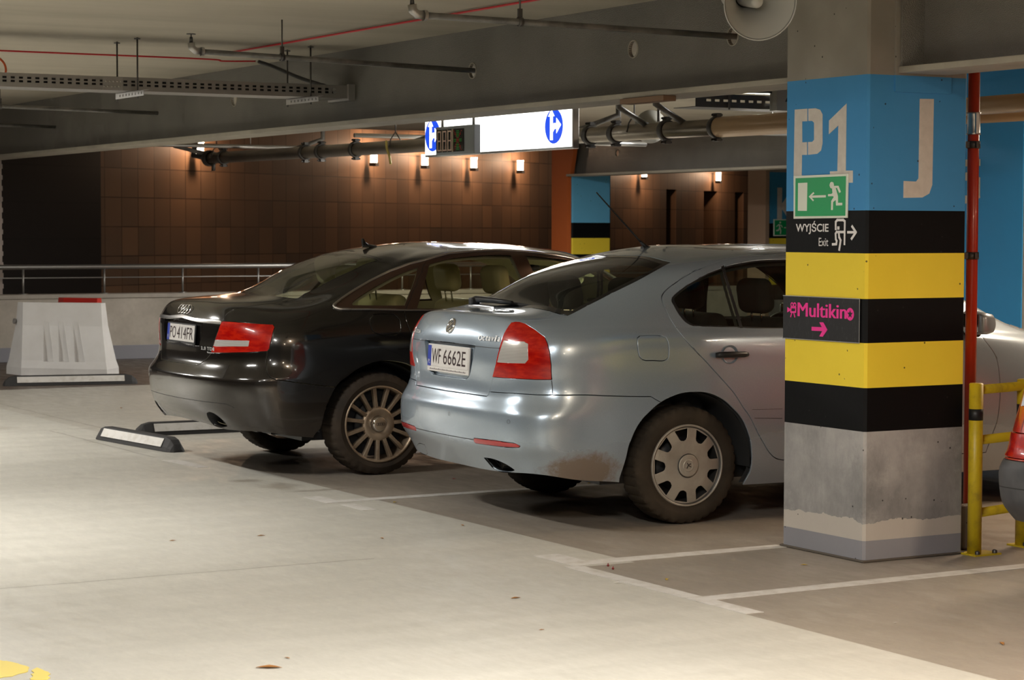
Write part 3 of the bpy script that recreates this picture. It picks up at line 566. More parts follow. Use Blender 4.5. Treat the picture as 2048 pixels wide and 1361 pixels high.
# ---- plastic road barriers
def barrier(o,m,label,L=.95,h=.80,slots=True):
    """hollow A-shaped barrier; plan skewed by its interlocking ends. axes: e1 to the right, e2 away"""
    t=empty('plastic_barrier',o,math.radians(-29.9),label=label,cat='barrier')
    bt=[(0,0),(L,-.28),(L+.05,.12),(-.22,.28)]; tp_=[(.0,.11),(L-.09,-.115),(L-.07,.02),(-.075,.21)]
    lerp_=lambda k,f:tuple(bt[k][i]+(tp_[k][i]-bt[k][i])*f for i in (0,1))
    lev=[(0.04,0),(.12,.02),(.20,.22),(.56,.80),(h,1)]
    b=MB(); V=[(*lerp_(k,f),z) for z,f in lev for k in range(4)]; n_=len(lev)
    F=[(i*4+j,i*4+(j+1)%4,(i+1)*4+(j+1)%4,(i+1)*4+j) for i in range(n_-1) for j in range(4)]+[(3,2,1,0),tuple((n_-1)*4+j for j in range(4))]
    if not slots: b.add(V,F)
    else:
        # front face is rebuilt with three tapering pockets
        F=[f for f in F if not (f[1]-f[0]==1 and f[0]%4==0 and f[0]<(n_-1)*4 and f[2]==f[0]+5)]; b.add(V,F)
        def fp(u,z,d=0):
            f=float(np.interp(z,[q[0] for q in lev],[q[1] for q in lev])); A_=lerp_(0,f);B_=lerp_(1,f); return (A_[0]+(B_[0]-A_[0])*u+d*.28,A_[1]+(B_[1]-A_[1])*u+d*.96,z)
        outs=[(0,.04)]+[(1,.04)]+[(1,z) for z,_ in lev[1:]]+[(0,z) for z,_ in lev[::-1][:-1]]
        hs=[]
        for i in range(3):
            u=.26+.185*i; hs.append([(u,.19),(u+.125,.19),(u+.075,.60),(u+.005,.615)])
        V2=[];E2=[]
        for P in [outs]+hs:
            k=len(V2); V2+=[Vector(p) for p in P]; E2+=[(k+i,k+(i+1)%len(P)) for i in range(len(P))]
        for z,_ in lev[1:-1]: k=len(V2); V2+=[Vector((0,z)),Vector((1,z))]; E2.append((k,k+1))
        r=delaunay_2d_cdt(V2,E2,[],0,1e-6); cc=np.array([sum((np.array(r[0][i]) for i in f),np.zeros(2))/3 for f in r[2]]); kp=np.ones(len(cc),bool)
        for P in hs: kp&=~inpoly(cc[:,0],cc[:,1],P)
        b.add([fp(*p) for p in r[0]],[tuple(r[2][i]) for i in np.where(kp)[0]])
        for P in hs:
            dd=[.07,.035,.0,.0]; n4=[fp(*p) for p in P]; bk=[fp(*p,d) for p,d in zip(P,dd)]; b.add(n4+bk,[(0,1,5,4),(1,2,6,5),(2,3,7,6),(3,0,4,7),(4,5,6,7)])
    me_=b.build('shell',m,t,bevel=.0)
    for u0,u1 in ((.06,.36),(.66,1.02)):
        b=MB(); p0=(L*u0,-.28*u0-.02); p1=(L*u1,-.28*u1-.02)
        b.prism([p0,p1,(p1[0]+.02,p1[1]+.30),(p0[0]+.02,p0[1]+.30)],(0,0,0),(1,0,0),(0,1,0),(0,0,1),.045); b.build('foot',m,t,bevel=.008)
    if slots: b=MB(); b.lathe([(-.02,.001),(-.02,.020),(.004,.020),(.004,.028),(-.01,.030)],(-.115,.20,.60),(-.80,-.58,.12),16); b.build('end_socket',mat('grey_socket',(.22,.21,.20),.6),t)
    return t
barrier((6.90,22.30,0),m_barrier,'white plastic road barrier with three slots, by the parapet')
barrier((7.62,23.15,0),m_redplastic,'red plastic barrier, only its top showing behind the white one',L=.5,h=.815,slots=False)
# ---- rubber wheel stops with white reflective bands
def stop(a,c,label):
    a,c=Vector(a),Vector(c); L=(c-a).length; ang=math.atan2(c.y-a.y,c.x-a.x)
    t=empty('wheel_stop',tuple(a),ang,label=label,cat='wheel stop')
    b=MB(); xs=[0,.02,.06,.12,L-.12,L-.06,L-.02,L]; hs=[.02,.055,.085,.10,.10,.085,.055,.02]; ws=[.04,.06,.072,.075,.075,.072,.06,.04]
    V=[]; 
    for x,h,w in zip(xs,hs,ws): V+=[(x,-w,0),(x,-w*.86,h*.35),(x,-w*.45,h),(x,w*.45,h),(x,w*.86,h*.35),(x,w,0)]
    F=[(i*6+j,i*6+(j+1)%6,(i+1)*6+(j+1)%6,(i+1)*6+j) for i in range(len(xs)-1) for j in range(6)]+[tuple(range(6))[::-1],tuple((len(xs)-1)*6+j for j in range(6))]
    b.add(V,F,0,False); b.build('body',m_rubber,t,bevel=.006)
    for s in (-1,):
        b=MB(); x0,x1=.135,L-.135; yl,zl,yh,zh=-.0705,.031,-.041,.088
        nn=Vector((0,-(zh-zl),-(yl-yh)))/math.hypot(zh-zl,yl-yh)*-1
        nn=Vector((0,-.88,.47))
        q=[Vector((x0,yl,zl)),Vector((x1,yl,zl)),Vector((x1,yh,zh)),Vector((x0,yh,zh))]; q=[p*1+nn*.002 for p in q]
        b.add(q+[p+nn*.0015 for p in q],[(0,3,2,1),(4,5,6,7),(0,1,5,4),(1,2,6,5),(2,3,7,6),(3,0,4,7)]); b.build('reflective_band',m_line,t)
    return t
stop((5.47,15.70,0),(5.60,14.46,0),'nearest black rubber wheel stop, with a white band, crosswise at the lane edge')
stop((5.76,15.78,0),(7.1,15.74,0),'black rubber wheel stop with a white band, running under the black car')
stop((6.45,21.45,0),(7.75,21.15,0),'black rubber wheel stop in front of the white road barrier')
stop((8.35,20.95,0),(9.6,20.55,0),'distant black rubber wheel stop partly hidden by the black car')
# ---- wall sconces on the stone wall
m_glow=mat('lamp_glow',(1,.9,.8),.4,emit=(1,.86,.70),power=2.4)
def sconce(s,z,label,pw=13):
    p=WO+WD*s+WN*.14; t=empty('wall_sconce',(p.x,p.y,z),math.radians(31.7),label=label,cat='wall lamp',group='wall lamps on the stone wall')
    b=MB(); b.box(-.034,.034,-.04,.05,-.14,.02); b.build('body',m_glow,t)
    b=MB(); b.box(-.05,.05,-.06,.06,-.19,-.137); b.build('base_cap',m_black,t)
    b=MB(); b.box(-.040,.040,-.045,.05,.02,.045); b.build('lens',m_glow,t)
    ld=bpy.data.lights.new('sconce_light','POINT'); ld.energy=pw; ld.color=(1,.66,.42); ld.shadow_soft_size=.05
    lo=bpy.data.objects.new('sconce_light',ld); COL.objects.link(lo); lo.parent=t; lo.location=(0,-.20,.05); return t
# ---- luminaires
m_tube=mat('tube_glow',(1,1,1),.4,emit=(1,.93,.84),power=14)
names=['over the lane, behind the viewer','over the lane, beside the viewer','over the lane, level with the silver car','over the lane, next to last toward the parapet','over the lane, nearest the parapet','over the near bays, behind the viewer','over the near bays by the red car','just beyond the girder, lighting the far tray','beyond the girder, above the black car bonnet','unseen, placed in front of the blue wall to brighten it','beyond the girder, over the red car bonnet','added unseen beyond the girder to brighten the orange-edged pillar']
for (x,y,z,rz,pw,colr),nm in zip(LUMS,names):
    t=empty('ceiling_luminaire',(x,y,z),rz,label='twin-tube fluorescent fitting '+nm,cat='ceiling lamp',group='fluorescent fittings')
    b=MB(); b.box(-.62,.62,-.09,.09,.045,.085); b.add([(-.62,-.09,.045),(.62,-.09,.045),(.62,-.13,.0),(-.62,-.13,0),(-.62,.09,.045),(.62,.09,.045),(.62,.13,0),(-.62,.13,0)],[(0,1,2,3),(4,7,6,5)]); b.build('tray',m_signw,t)
    for s in (-1,1):
        b=MB(); b.tube([(-.58,s*.05,.02),(.58,s*.05,.02)],.013,12); b.build('tube',m_tube,t)
    b=MB()
    for s in (-.4,.4): b.tube([(s,0,.085),(s,0,2.86-z)],.006,6)
    b.build('hangers',m_dsteel,t)
    ld=bpy.data.lights.new('tube_light','AREA'); ld.shape='RECTANGLE'; ld.size=1.16; ld.size_y=.13; ld.energy=pw; ld.color=colr; ld.spread=PI
    lo=bpy.data.objects.new('tube_light',ld); COL.objects.link(lo); lo.parent=t; lo.location=(0,0,-.002)
# ---- painted bay lines
def line(pts,label,w=.10):
    b=MB()
    for q in stroke(pts,w): b.prism(q,(0,0,.0005),(1,0,0),(0,1,0),(0,0,1),.0012)
    o=b.build('parking_line',m_line,label=label,cat='road marking'); return o
def quad(P,name,label):
    b=MB(); b.prism(P,(0,0,.0005),(1,0,0),(0,1,0),(0,0,1),.0012); return b.build(name,m_line,label=label,cat='road marking')
quad([(5.29,11.67),(5.40,11.67),(5.40,11.445),(10.3,11.41),(10.3,11.33),(5.29,11.345)],'parking_line','white bay line between the black and the silver car')
quad([(5.30,9.02),(5.44,9.02),(5.44,8.775),(6.55,8.755),(6.55,8.66),(5.30,8.655)],'parking_line','white bay line ending at the striped pillar')
quad([(5.25,8.65),(5.34,8.65),(5.34,7.22),(5.25,7.22)],'parking_line','worn white edge line along the lane before the pillar')
quad([(5.34,7.66),(11,7.72),(11,7.61),(5.34,7.56)],'parking_line','white bay line passing in front of the striped pillar')
quad([(5.30,14.0),(5.42,13.98),(5.42,13.45),(5.34,13.45)],'parking_line','short white patch of line behind the black car')
quad([(5.33,11.25),(5.42,11.25),(5.42,10.95),(5.33,10.95)],'parking_line','short white patch just below the line end by the silver car')
m_yl=mat('worn_yellow_paint',(.70,.55,.08),.6)
b=MB(); rr=random.Random(3)
for P in ([(2.335,7.74),(2.37,7.62),(2.33,7.50),(2.20,7.45),(2.10,7.60),(2.15,7.78),(2.27,7.80)],[(2.385,7.56),(2.40,7.45),(2.37,7.36),(2.30,7.36),(2.34,7.47)],[(2.31,7.90),(2.33,7.84),(2.28,7.83),(2.25,7.88)]):
    Q=[]; 
    for i in range(len(P)):
        a_,c_=P[i],P[(i+1)%len(P)]
        for k_ in range(4): Q.append((a_[0]+(c_[0]-a_[0])*k_/4+rr.uniform(-.008,.008),a_[1]+(c_[1]-a_[1])*k_/4+rr.uniform(-.012,.012)))
    b.prism(Q,(0,0,.0005),(1,0,0),(0,1,0),(0,0,1),.001)
b.build('yellow_marking',m_yl,label='worn patches of yellow floor paint in the nearest corner of the lane',cat='road marking')
# ---- litter
m_leaf=mat('dry_leaf',(.30,.13,.03),.7); m_leafy=mat('yellow_leaf',(.55,.38,.04),.7); m_scrap=mat('paper_scrap',(.75,.73,.70),.6); m_ber=mat('dark_red_berry',(.18,.01,.01),.4)
leafs=[]
def leaf(x,y,s,m,label,ang=0,name='fallen_leaf',cat='leaf'):
    P=[(0,-1),(.35,-.5),(.55,0),(.3,.55),(0,1),(-.3,.5),(-.5,0),(-.3,-.6)]
    b=MB(); v=[(p[0]*s*.6,p[1]*s,.002+abs(p[0])*s*.25) for p in P]+[(0,0,.001)]
    b.add(v,[(i,(i+1)%8,8) for i in range(8)]); o=b.build(name,m,label=label,cat=cat); o.location=(x,y,.001); o.rotation_euler=(0,0,ang); return o
for x_,y_,s_,m_,l_ in (
 (4.62,8.01,0.028,m_leaf,'brown leaf on the bright lane floor before the pillar line'),
 (5.46,8.11,0.025,m_leafy,'yellowish leaf on the bay floor before the pillar'),
 (7.13,11.45,0.028,m_leafy,'orange leaf under the silver car bumper'),
 (5.65,11.19,0.022,m_leafy,'yellow leaf lying on the white line end'),
 (5.72,6.22,0.03,m_leaf,'orange leaf on the bay floor nearest the viewer'),
 (6.26,8.15,0.02,m_leafy,'tiny yellow leaf before the pillar foot'),
 (3.11,7.16,0.05,m_leaf,'long brown leaf on the lane, nearest of all'),
 (4.43,10.29,0.024,m_leaf,'dark leaf on the lane floor before the black car wheel'),
 (3.97,10.34,0.02,m_leaf,'dark speck of leaf in the middle of the lane'),
 (5.52,10.14,0.025,m_leaf,'brown leaf below the white line end'),
 (3.24,7.29,0.016,m_leaf,'small dark crumb beside the long brown leaf'),
 (4.34,7.32,0.014,m_leaf,'small dark crumb on the bright lane floor'),
 (4.93,9.91,0.02,m_leaf,'thin brown leaf on the lane before the line end patch'),
 (6.55,18.28,0.03,m_leaf,'small leaf near the wheel stop end'),
): leaf(x_,y_,s_,m_,l_,random.uniform(0,6))
for x_,y_,s_,m_,l_,n_ in ((5.65,6.76,.009,m_scrap,'white pebble of paper on the bay floor behind the orange leaf','paper_scrap'),(5.22,8.14,.02,m_scrap,'white scrap on the bay floor above the white line','paper_scrap'),(6.51,12.07,.014,m_redcable,'tiny red scrap between the cars','red_scrap')): leaf(x_,y_,s_,m_,l_,1,n_,'litter')
for x_,y_,l_ in ((5.44,8.57,'dark red berry nearer the white line end'),(5.41,8.48,'dark red berry farther from the white line end')):
    b=MB(); b.lathe([(0,.001),(.002,.005),(.006,.006),(.010,.004),(.017,.001)],(0,0,0),(0,0,1),10); o=b.build('fallen_berry',m_ber,label=l_,cat='berry'); o.location=(x_,y_,0)
for s_,l_ in ((-9.84,'wall lamp glowing behind the end of the drain pipe'),(-5.18,'wall lamp beside the hanging yellow tape'),(-3.57,'wall lamp just under the end of the lit sign with the display'),(-1.90,'wall lamp under the middle of the lit arrow sign'),(-.19,'wall lamp between the lit arrow sign and the orange-edged pillar'),(5.12,'wall lamp half hidden by the far girder'),(8.93,'wall lamp above the dark wall slots')):
    sconce(s_,2.78,l_)
OCT_GRID=[
 [(-0.95,0,0.285),(-1,0,0.365),(-1.0478,0,0.439),(-1.0558,0,0.4662),(-1.0622,0,0.5958),(-1.0578,0,0.6234),(-1.023,0,0.7),(-1.018,0,0.86),(-1.0074,0,1.0008),(-0.9946,0,1.0398),(-0.9558,0,1.1071),(-0.9344,0,1.1205),(-0.74,0,1.14),(-0.36,0,1.302),(0.02,0,1.429),(0.2,0,1.465),(0.32,0,1.482)],
 [(-0.942,0.33,0.285),(-0.99,0.33,0.367),(-1.0361,0.33,0.4392),(-1.0437,0.33,0.466),(-1.0493,0.33,0.594),(-1.0448,0.33,0.6217),(-1.01,0.33,0.7),(-1.005,0.33,0.86),(-0.9944,0.33,0.9964),(-0.9818,0.328,1.0348),(-0.9437,0.3212,1.1021),(-0.9225,0.3193,1.1157),(-0.73,0.31,1.138),(-0.355,0.29,1.298),(0.025,0.27,1.424),(0.21,0.17,1.465),(0.35,0,1.484)],
 [(-0.917,0.58,0.293),(-0.958,0.585,0.372),(-1.0015,0.598,0.4399),(-1.0085,0.6,0.4658),(-1.0125,0.6,0.5922),(-1.008,0.598,0.62),(-0.9742,0.585,0.7),(-0.9742,0.58,0.86),(-0.9592,0.5756,0.9832),(-0.9459,0.571,1.0188),(-0.9074,0.5574,1.0827),(-0.8859,0.5532,1.0967),(-0.69,0.53,1.132),(-0.33,0.49,1.287),(0.04,0.445,1.408),(0.25,0.27,1.461),(0.39,0,1.486)],
 [(-0.876,0.73,0.3),(-0.9115,0.745,0.378),(-0.9463,0.7624,0.4406),(-0.9515,0.765,0.4656),(-0.9515,0.765,0.5904),(-0.9461,0.7611,0.6182),(-0.9096,0.735,0.7),(-0.9046,0.725,0.86),(-0.8914,0.7153,0.9858),(-0.8772,0.7062,1.0162),(-0.8352,0.6797,1.0611),(-0.814,0.6722,1.0726),(-0.63,0.635,1.12),(-0.28,0.585,1.275),(0.08,0.53,1.397),(0.3,0.33,1.456),(0.44,0,1.486)],
 [(-0.798,0.815,0.292),(-0.817,0.835,0.38),(-0.8431,0.848,0.4409),(-0.8465,0.85,0.4654),(-0.8425,0.85,0.5886),(-0.8364,0.8468,0.6165),(-0.7988,0.825,0.7),(-0.7988,0.815,0.86),(-0.7856,0.8053,0.9858),(-0.7687,0.7942,1.0132),(-0.7174,0.7609,1.0479),(-0.6966,0.7504,1.0586),(-0.54,0.69,1.12),(-0.2,0.635,1.27),(0.13,0.57,1.397),(0.36,0.37,1.456),(0.5,0,1.487)],
 [(-0.66,0.845,0.268),(-0.66,0.868,0.36),(-0.6687,0.8767,0.4383),(-0.67,0.878,0.465),(-0.67,0.878,0.585),(-0.6661,0.8764,0.6143),(-0.64,0.866,0.71),(-0.63,0.862,0.86),(-0.6124,0.8506,0.9858),(-0.596,0.8392,1.0144),(-0.5484,0.8059,1.0532),(-0.5316,0.7954,1.0646),(-0.42,0.735,1.125),(-0.12,0.672,1.265),(0.2,0.6,1.4),(0.43,0.39,1.458),(0.58,0,1.485)],
 [(-0.42,0.85,0.245),(-0.42,0.872,0.34),(-0.42,0.8824,0.4357),(-0.42,0.8842,0.465),(-0.42,0.8858,0.585),(-0.4187,0.8855,0.6143),(-0.41,0.882,0.71),(-0.4,0.878,0.86),(-0.3912,0.8674,0.9858),(-0.382,0.8578,1.0144),(-0.3548,0.8299,1.0532),(-0.3437,0.8212,1.0649),(-0.26,0.77,1.13),(-0.02,0.705,1.26),(0.3,0.62,1.408),(0.52,0.4,1.464),(0.68,0,1.488)],
 [(-0.13,0.845,0.2),(-0.13,0.868,0.32),(-0.13,0.8819,0.4331),(-0.13,0.8844,0.465),(-0.13,0.8876,0.585),(-0.13,0.8876,0.6143),(-0.13,0.885,0.71),(-0.13,0.879,0.86),(-0.13,0.8693,0.9858),(-0.128,0.8604,1.0134),(-0.1212,0.8346,1.0488),(-0.1158,0.8268,1.0602),(-0.06,0.785,1.13),(0.13,0.725,1.265),(0.42,0.635,1.42),(0.62,0.41,1.47),(0.78,0,1.49)],
 [(0.22,0.84,0.19),(0.22,0.865,0.3),(0.22,0.8798,0.4305),(0.22,0.8824,0.465),(0.22,0.8856,0.585),(0.22,0.8855,0.6143),(0.22,0.882,0.71),(0.22,0.876,0.86),(0.22,0.8672,0.9858),(0.22,0.8588,1.0124),(0.22,0.8343,1.0444),(0.2214,0.8272,1.0556),(0.24,0.79,1.13),(0.35,0.735,1.28),(0.56,0.648,1.43),(0.74,0.41,1.474),(0.86,0,1.491)],
 [(0.6,0.835,0.19),(0.6,0.862,0.3),(0.6,0.8768,0.4305),(0.6,0.8794,0.465),(0.6,0.8826,0.585),(0.6,0.8825,0.6143),(0.6,0.879,0.71),(0.6,0.873,0.86),(0.6,0.8633,0.9858),(0.6,0.8552,1.0104),(0.6,0.8321,1.0356),(0.6,0.8253,1.0463),(0.6,0.79,1.13),(0.64,0.735,1.285),(0.74,0.655,1.435),(0.88,0.41,1.475),(0.96,0,1.491)],
 [(1.05,0.835,0.19),(1.05,0.862,0.3),(1.05,0.8768,0.4305),(1.05,0.8794,0.465),(1.05,0.8826,0.585),(1.05,0.8825,0.6143),(1.05,0.879,0.71),(1.05,0.873,0.86),(1.05,0.8616,0.9858),(1.05,0.853,1.0084),(1.05,0.8292,1.0268),(1.0493,0.8222,1.037),(1.04,0.785,1.13),(1.02,0.732,1.285),(1,0.655,1.435),(1.05,0.41,1.474),(1.08,0,1.49)],
 [(1.5,0.835,0.19),(1.5,0.862,0.3),(1.5,0.8768,0.4305),(1.5,0.8794,0.465),(1.5,0.8826,0.585),(1.5,0.8825,0.6143),(1.5,0.879,0.71),(1.5,0.873,0.86),(1.5,0.8598,0.9594),(1.498,0.8504,0.9813),(1.4912,0.8246,1.0099),(1.4872,0.8168,1.022),(1.45,0.775,1.115),(1.37,0.722,1.27),(1.25,0.648,1.43),(1.22,0.4,1.47),(1.22,0,1.486)],
 [(1.95,0.84,0.19),(1.95,0.865,0.3),(1.95,0.8789,0.4305),(1.95,0.8812,0.465),(1.95,0.8828,0.585),(1.95,0.8825,0.6143),(1.95,0.879,0.71),(1.95,0.868,0.86),(1.9412,0.8513,0.9501),(1.936,0.8392,0.9699),(1.9224,0.8059,0.9955),(1.9144,0.7969,1.007),(1.84,0.755,1.1),(1.66,0.702,1.255),(1.43,0.63,1.415),(1.35,0.39,1.46),(1.35,0,1.477)],
 [(2.4,0.845,0.2),(2.4,0.868,0.3),(2.4,0.8793,0.4305),(2.4,0.8812,0.465),(2.4,0.8828,0.585),(2.4,0.8821,0.6143),(2.4,0.876,0.71),(2.4,0.855,0.84),(2.3824,0.8242,0.9104),(2.364,0.807,0.931),(2.3096,0.7628,0.9684),(2.2902,0.7518,0.981),(2.16,0.71,1.06),(1.84,0.66,1.235),(1.55,0.59,1.39),(1.46,0.37,1.445),(1.46,0,1.462)],
 [(2.85,0.845,0.23),(2.85,0.865,0.32),(2.85,0.8746,0.4331),(2.85,0.876,0.463),(2.85,0.876,0.567),(2.8487,0.8746,0.593),(2.84,0.865,0.68),(2.82,0.835,0.8),(2.7672,0.791,0.8704),(2.728,0.764,0.893),(2.6192,0.6926,0.9372),(2.5832,0.6744,0.9488),(2.36,0.6,1),(1.98,0.555,1.195),(1.65,0.51,1.37),(1.55,0.32,1.43),(1.55,0,1.448)],
 [(3.18,0.81,0.25),(3.19,0.825,0.33),(3.1987,0.8294,0.4344),(3.199,0.829,0.462),(3.191,0.821,0.558),(3.1861,0.8174,0.5817),(3.16,0.8,0.66),(3.09,0.75,0.76),(2.9932,0.6884,0.8304),(2.94,0.654,0.854),(2.804,0.5656,0.9016),(2.7597,0.5437,0.9166),(2.49,0.46,1.005),(2.09,0.42,1.18),(1.73,0.38,1.36),(1.64,0.25,1.41),(1.64,0,1.43)],
 [(3.36,0.66,0.26),(3.39,0.67,0.34),(3.3987,0.67,0.4444),(3.3985,0.669,0.471),(3.3865,0.661,0.559),(3.3792,0.6561,0.5817),(3.34,0.63,0.66),(3.25,0.58,0.75),(3.1356,0.5096,0.8204),(3.072,0.478,0.844),(2.9088,0.4032,0.8916),(2.8576,0.3844,0.9077),(2.56,0.31,1.01),(2.15,0.28,1.172),(1.79,0.25,1.352),(1.71,0.16,1.395),(1.71,0,1.412)],
 [(3.455,0.36,0.26),(3.49,0.36,0.34),(3.4987,0.36,0.4444),(3.498,0.359,0.472),(3.482,0.351,0.568),(3.4735,0.3487,0.5917),(3.43,0.34,0.67),(3.33,0.31,0.76),(3.2156,0.266,0.8304),(3.146,0.248,0.853),(2.9624,0.2072,0.8972),(2.9069,0.1965,0.9125),(2.6,0.15,1.012),(2.19,0.14,1.165),(1.82,0.12,1.348),(1.76,0.08,1.38),(1.76,0,1.395)],
 [(3.475,0,0.26),(3.515,0,0.34),(3.5237,0,0.4444),(3.523,0,0.472),(3.507,0,0.568),(3.4992,0,0.5917),(3.46,0,0.67),(3.36,0,0.76),(3.2368,0,0.8348),(3.166,0,0.858),(2.9824,0,0.9022),(2.9262,0,0.9172),(2.61,0,1.013),(2.21,0,1.16),(1.85,0,1.34),(1.8,0,1.365),(1.79,0,1.372)],
]
OCT_LINES={
 'lid':[(0.0, 0.485), (0.077, 0.485), (0.352, 0.486), (0.46, 0.485), (0.472, 0.492), (0.478, 0.51), (0.511, 0.585), (0.55, 0.652), (0.572, 0.724), (0.581, 0.817), (0.6, 0.881), (0.73, 1.016), (0.761, 1.045), (0.784, 1.098), (0.598, 1.124), (0.362, 1.148), (0.0, 1.118)],
 'rglass':[(0.0, 1.118), (0.362, 1.148), (0.598, 1.124), (0.784, 1.098), (0.781, 1.218), (0.803, 1.327), (0.829, 1.538), (0.758, 1.838), (0.421, 1.86), (0.06, 1.831), (0.0, 1.838)],
 'lamp':[(0.6, 0.881), (0.65, 0.912), (0.703, 0.905), (0.777, 0.862), (0.845, 0.812), (0.869, 0.766), (0.885, 0.716), (0.894, 0.657), (0.891, 0.585), (0.796, 0.585), (0.645, 0.585), (0.511, 0.585), (0.55, 0.652), (0.572, 0.724), (0.581, 0.817)],
 'clear':[(0.598, 0.779), (0.746, 0.774), (0.77, 0.76), (0.778, 0.679), (0.76, 0.661), (0.565, 0.659), (0.581, 0.716)],
 'arch':[(1.313, 0.024), (1.325, 0.077), (1.34, 0.136), (1.355, 0.218), (1.386, 0.292), (1.431, 0.352), (1.496, 0.423), (1.55, 0.455), (1.597, 0.472), (1.666, 0.489), (1.741, 0.493), (1.823, 0.487), (1.906, 0.46), (1.961, 0.425), (2.017, 0.362), (2.06, 0.305), (2.09, 0.246), (2.112, 0.165), (2.12, 0.102), (2.115, 0.067), (2.099, 0.036), (2.084, 0.008)],
 'bumper':[(0.0, 0.485), (0.077, 0.485), (0.352, 0.486), (0.46, 0.485), (0.472, 0.492), (0.478, 0.51), (0.703, 0.513), (0.895, 0.51), (1.182, 0.49), (1.478, 0.48), (1.623, 0.407)],
 'slit':[(0.0, 0.226), (0.33, 0.226), (0.593, 0.228), (0.39, 0.239)],
 'refl':[(0.385, 0.236), (0.582, 0.241), (0.725, 0.236), (0.756, 0.22), (0.747, 0.206), (0.613, 0.198), (0.392, 0.196), (0.377, 0.209)],
 'fuel':[(1.387, 0.777), (1.389, 0.798), (1.405, 0.814), (1.477, 0.816), (1.547, 0.81), (1.578, 0.793), (1.589, 0.762), (1.592, 0.725), (1.588, 0.68), (1.57, 0.667), (1.489, 0.667), (1.422, 0.672), (1.401, 0.688), (1.392, 0.721)],
 'door':[(2.306, 1.865), (1.773, 1.849), (1.511, 1.823), (1.339, 1.755), (1.254, 1.647), (1.261, 1.523), (1.298, 1.424), (1.34, 1.361), (1.406, 1.286), (1.517, 1.153), (1.631, 0.965), (1.695, 0.78), (1.84, 0.636), (1.949, 0.526), (2.01, 0.463), (2.08, 0.359), (2.131, 0.28), (2.192, 0.183), (2.232, 0.142), (2.27, 0.12), (2.314, 0.11), (2.443, 0.106), (2.803, 0.095), (2.823, 0.38), (2.823, 0.73), (2.816, 0.957), (2.8, 1.386), (2.808, 1.738), (2.779, 1.886)],
 'win':[(2.29, 1.762), (2.061, 1.763), (1.824, 1.742), (1.648, 1.714), (1.506, 1.642), (1.458, 1.514), (1.463, 1.381), (1.488, 1.307), (1.583, 1.184), (1.671, 1.052), (1.724, 0.974), (1.766, 0.933), (1.883, 0.918), (2.077, 0.898), (2.314, 0.881), (2.779, 0.915), (2.758, 1.25), (2.764, 1.762)],
 'bar':[(1.576, 1.726), (1.714, 1.639), (1.824, 1.555), (1.906, 1.472), (1.964, 1.385), (2.004, 1.296), (2.031, 1.211), (2.048, 1.132), (2.059, 1.062), (2.066, 0.992), (2.07, 0.898)],
 'fdoor':[(2.838, 0.095), (3.703, 0.095), (3.773, 0.275), (3.772, 0.612), (3.703, 0.773), (3.712, 0.979), (3.649, 1.33), (3.634, 1.696), (3.546, 1.853), (3.256, 1.909), (2.815, 1.887), (2.838, 1.738), (2.814, 1.253), (2.832, 0.958), (2.838, 0.731), (2.838, 0.38)],
 'fwin':[(2.824, 0.901), (2.808, 1.252), (2.839, 1.751), (3.186, 1.765), (3.368, 1.729), (3.47, 1.559), (3.547, 1.192), (3.599, 0.947)],
 'vg':[(0.891, 0.585), (0.895, 0.51)],
 'crease':[(0.0, 0.728), (0.324, 0.724), (0.57, 0.733)],
 'groove1':[(2.302, 0.381), (2.109, 0.386)],
 'groove2':[(2.302, 0.321), (2.124, 0.329)],
 'hoodgap':[(4.125, 1.251), (4.843, 1.177), (4.055, 0.975), (3.978, 0.719)],
 'recess':[(0.0, 0.725), (0.324, 0.724), (0.303, 0.659), (0.271, 0.596), (0.253, 0.576), (0.224, 0.562), (0.092, 0.561), (0.0, 0.561)],
 'exh':[(0.386, 0.081), (0.468, 0.08), (0.537, 0.067), (0.599, 0.044), (0.643, 0.02), (0.607, 0.009), (0.454, 0.01), (0.421, 0.023), (0.403, 0.051)],
 'wshield':[(5.817, 1.1), (5.152, 1.1), (4.703, 1.118), (4.391, 1.25), (4.302, 1.475), (4.391, 1.802), (4.736, 1.851), (5.152, 1.838), (5.817, 1.838)],
 'hood':[(5.817, 0.881), (5.467, 0.874), (5.152, 0.881), (4.904, 0.893), (4.669, 0.907), (4.391, 0.919), (4.368, 1.019), (4.703, 1.073), (5.152, 1.073), (5.817, 1.073)],
 'hlamp':[(4.904, 0.701), (5.341, 0.682), (5.373, 0.818), (5.053, 0.846), (4.803, 0.832)],
 'grille':[(5.817, 0.584), (5.467, 0.584), (5.436, 0.806), (5.817, 0.806)],
 'bars':[],
}
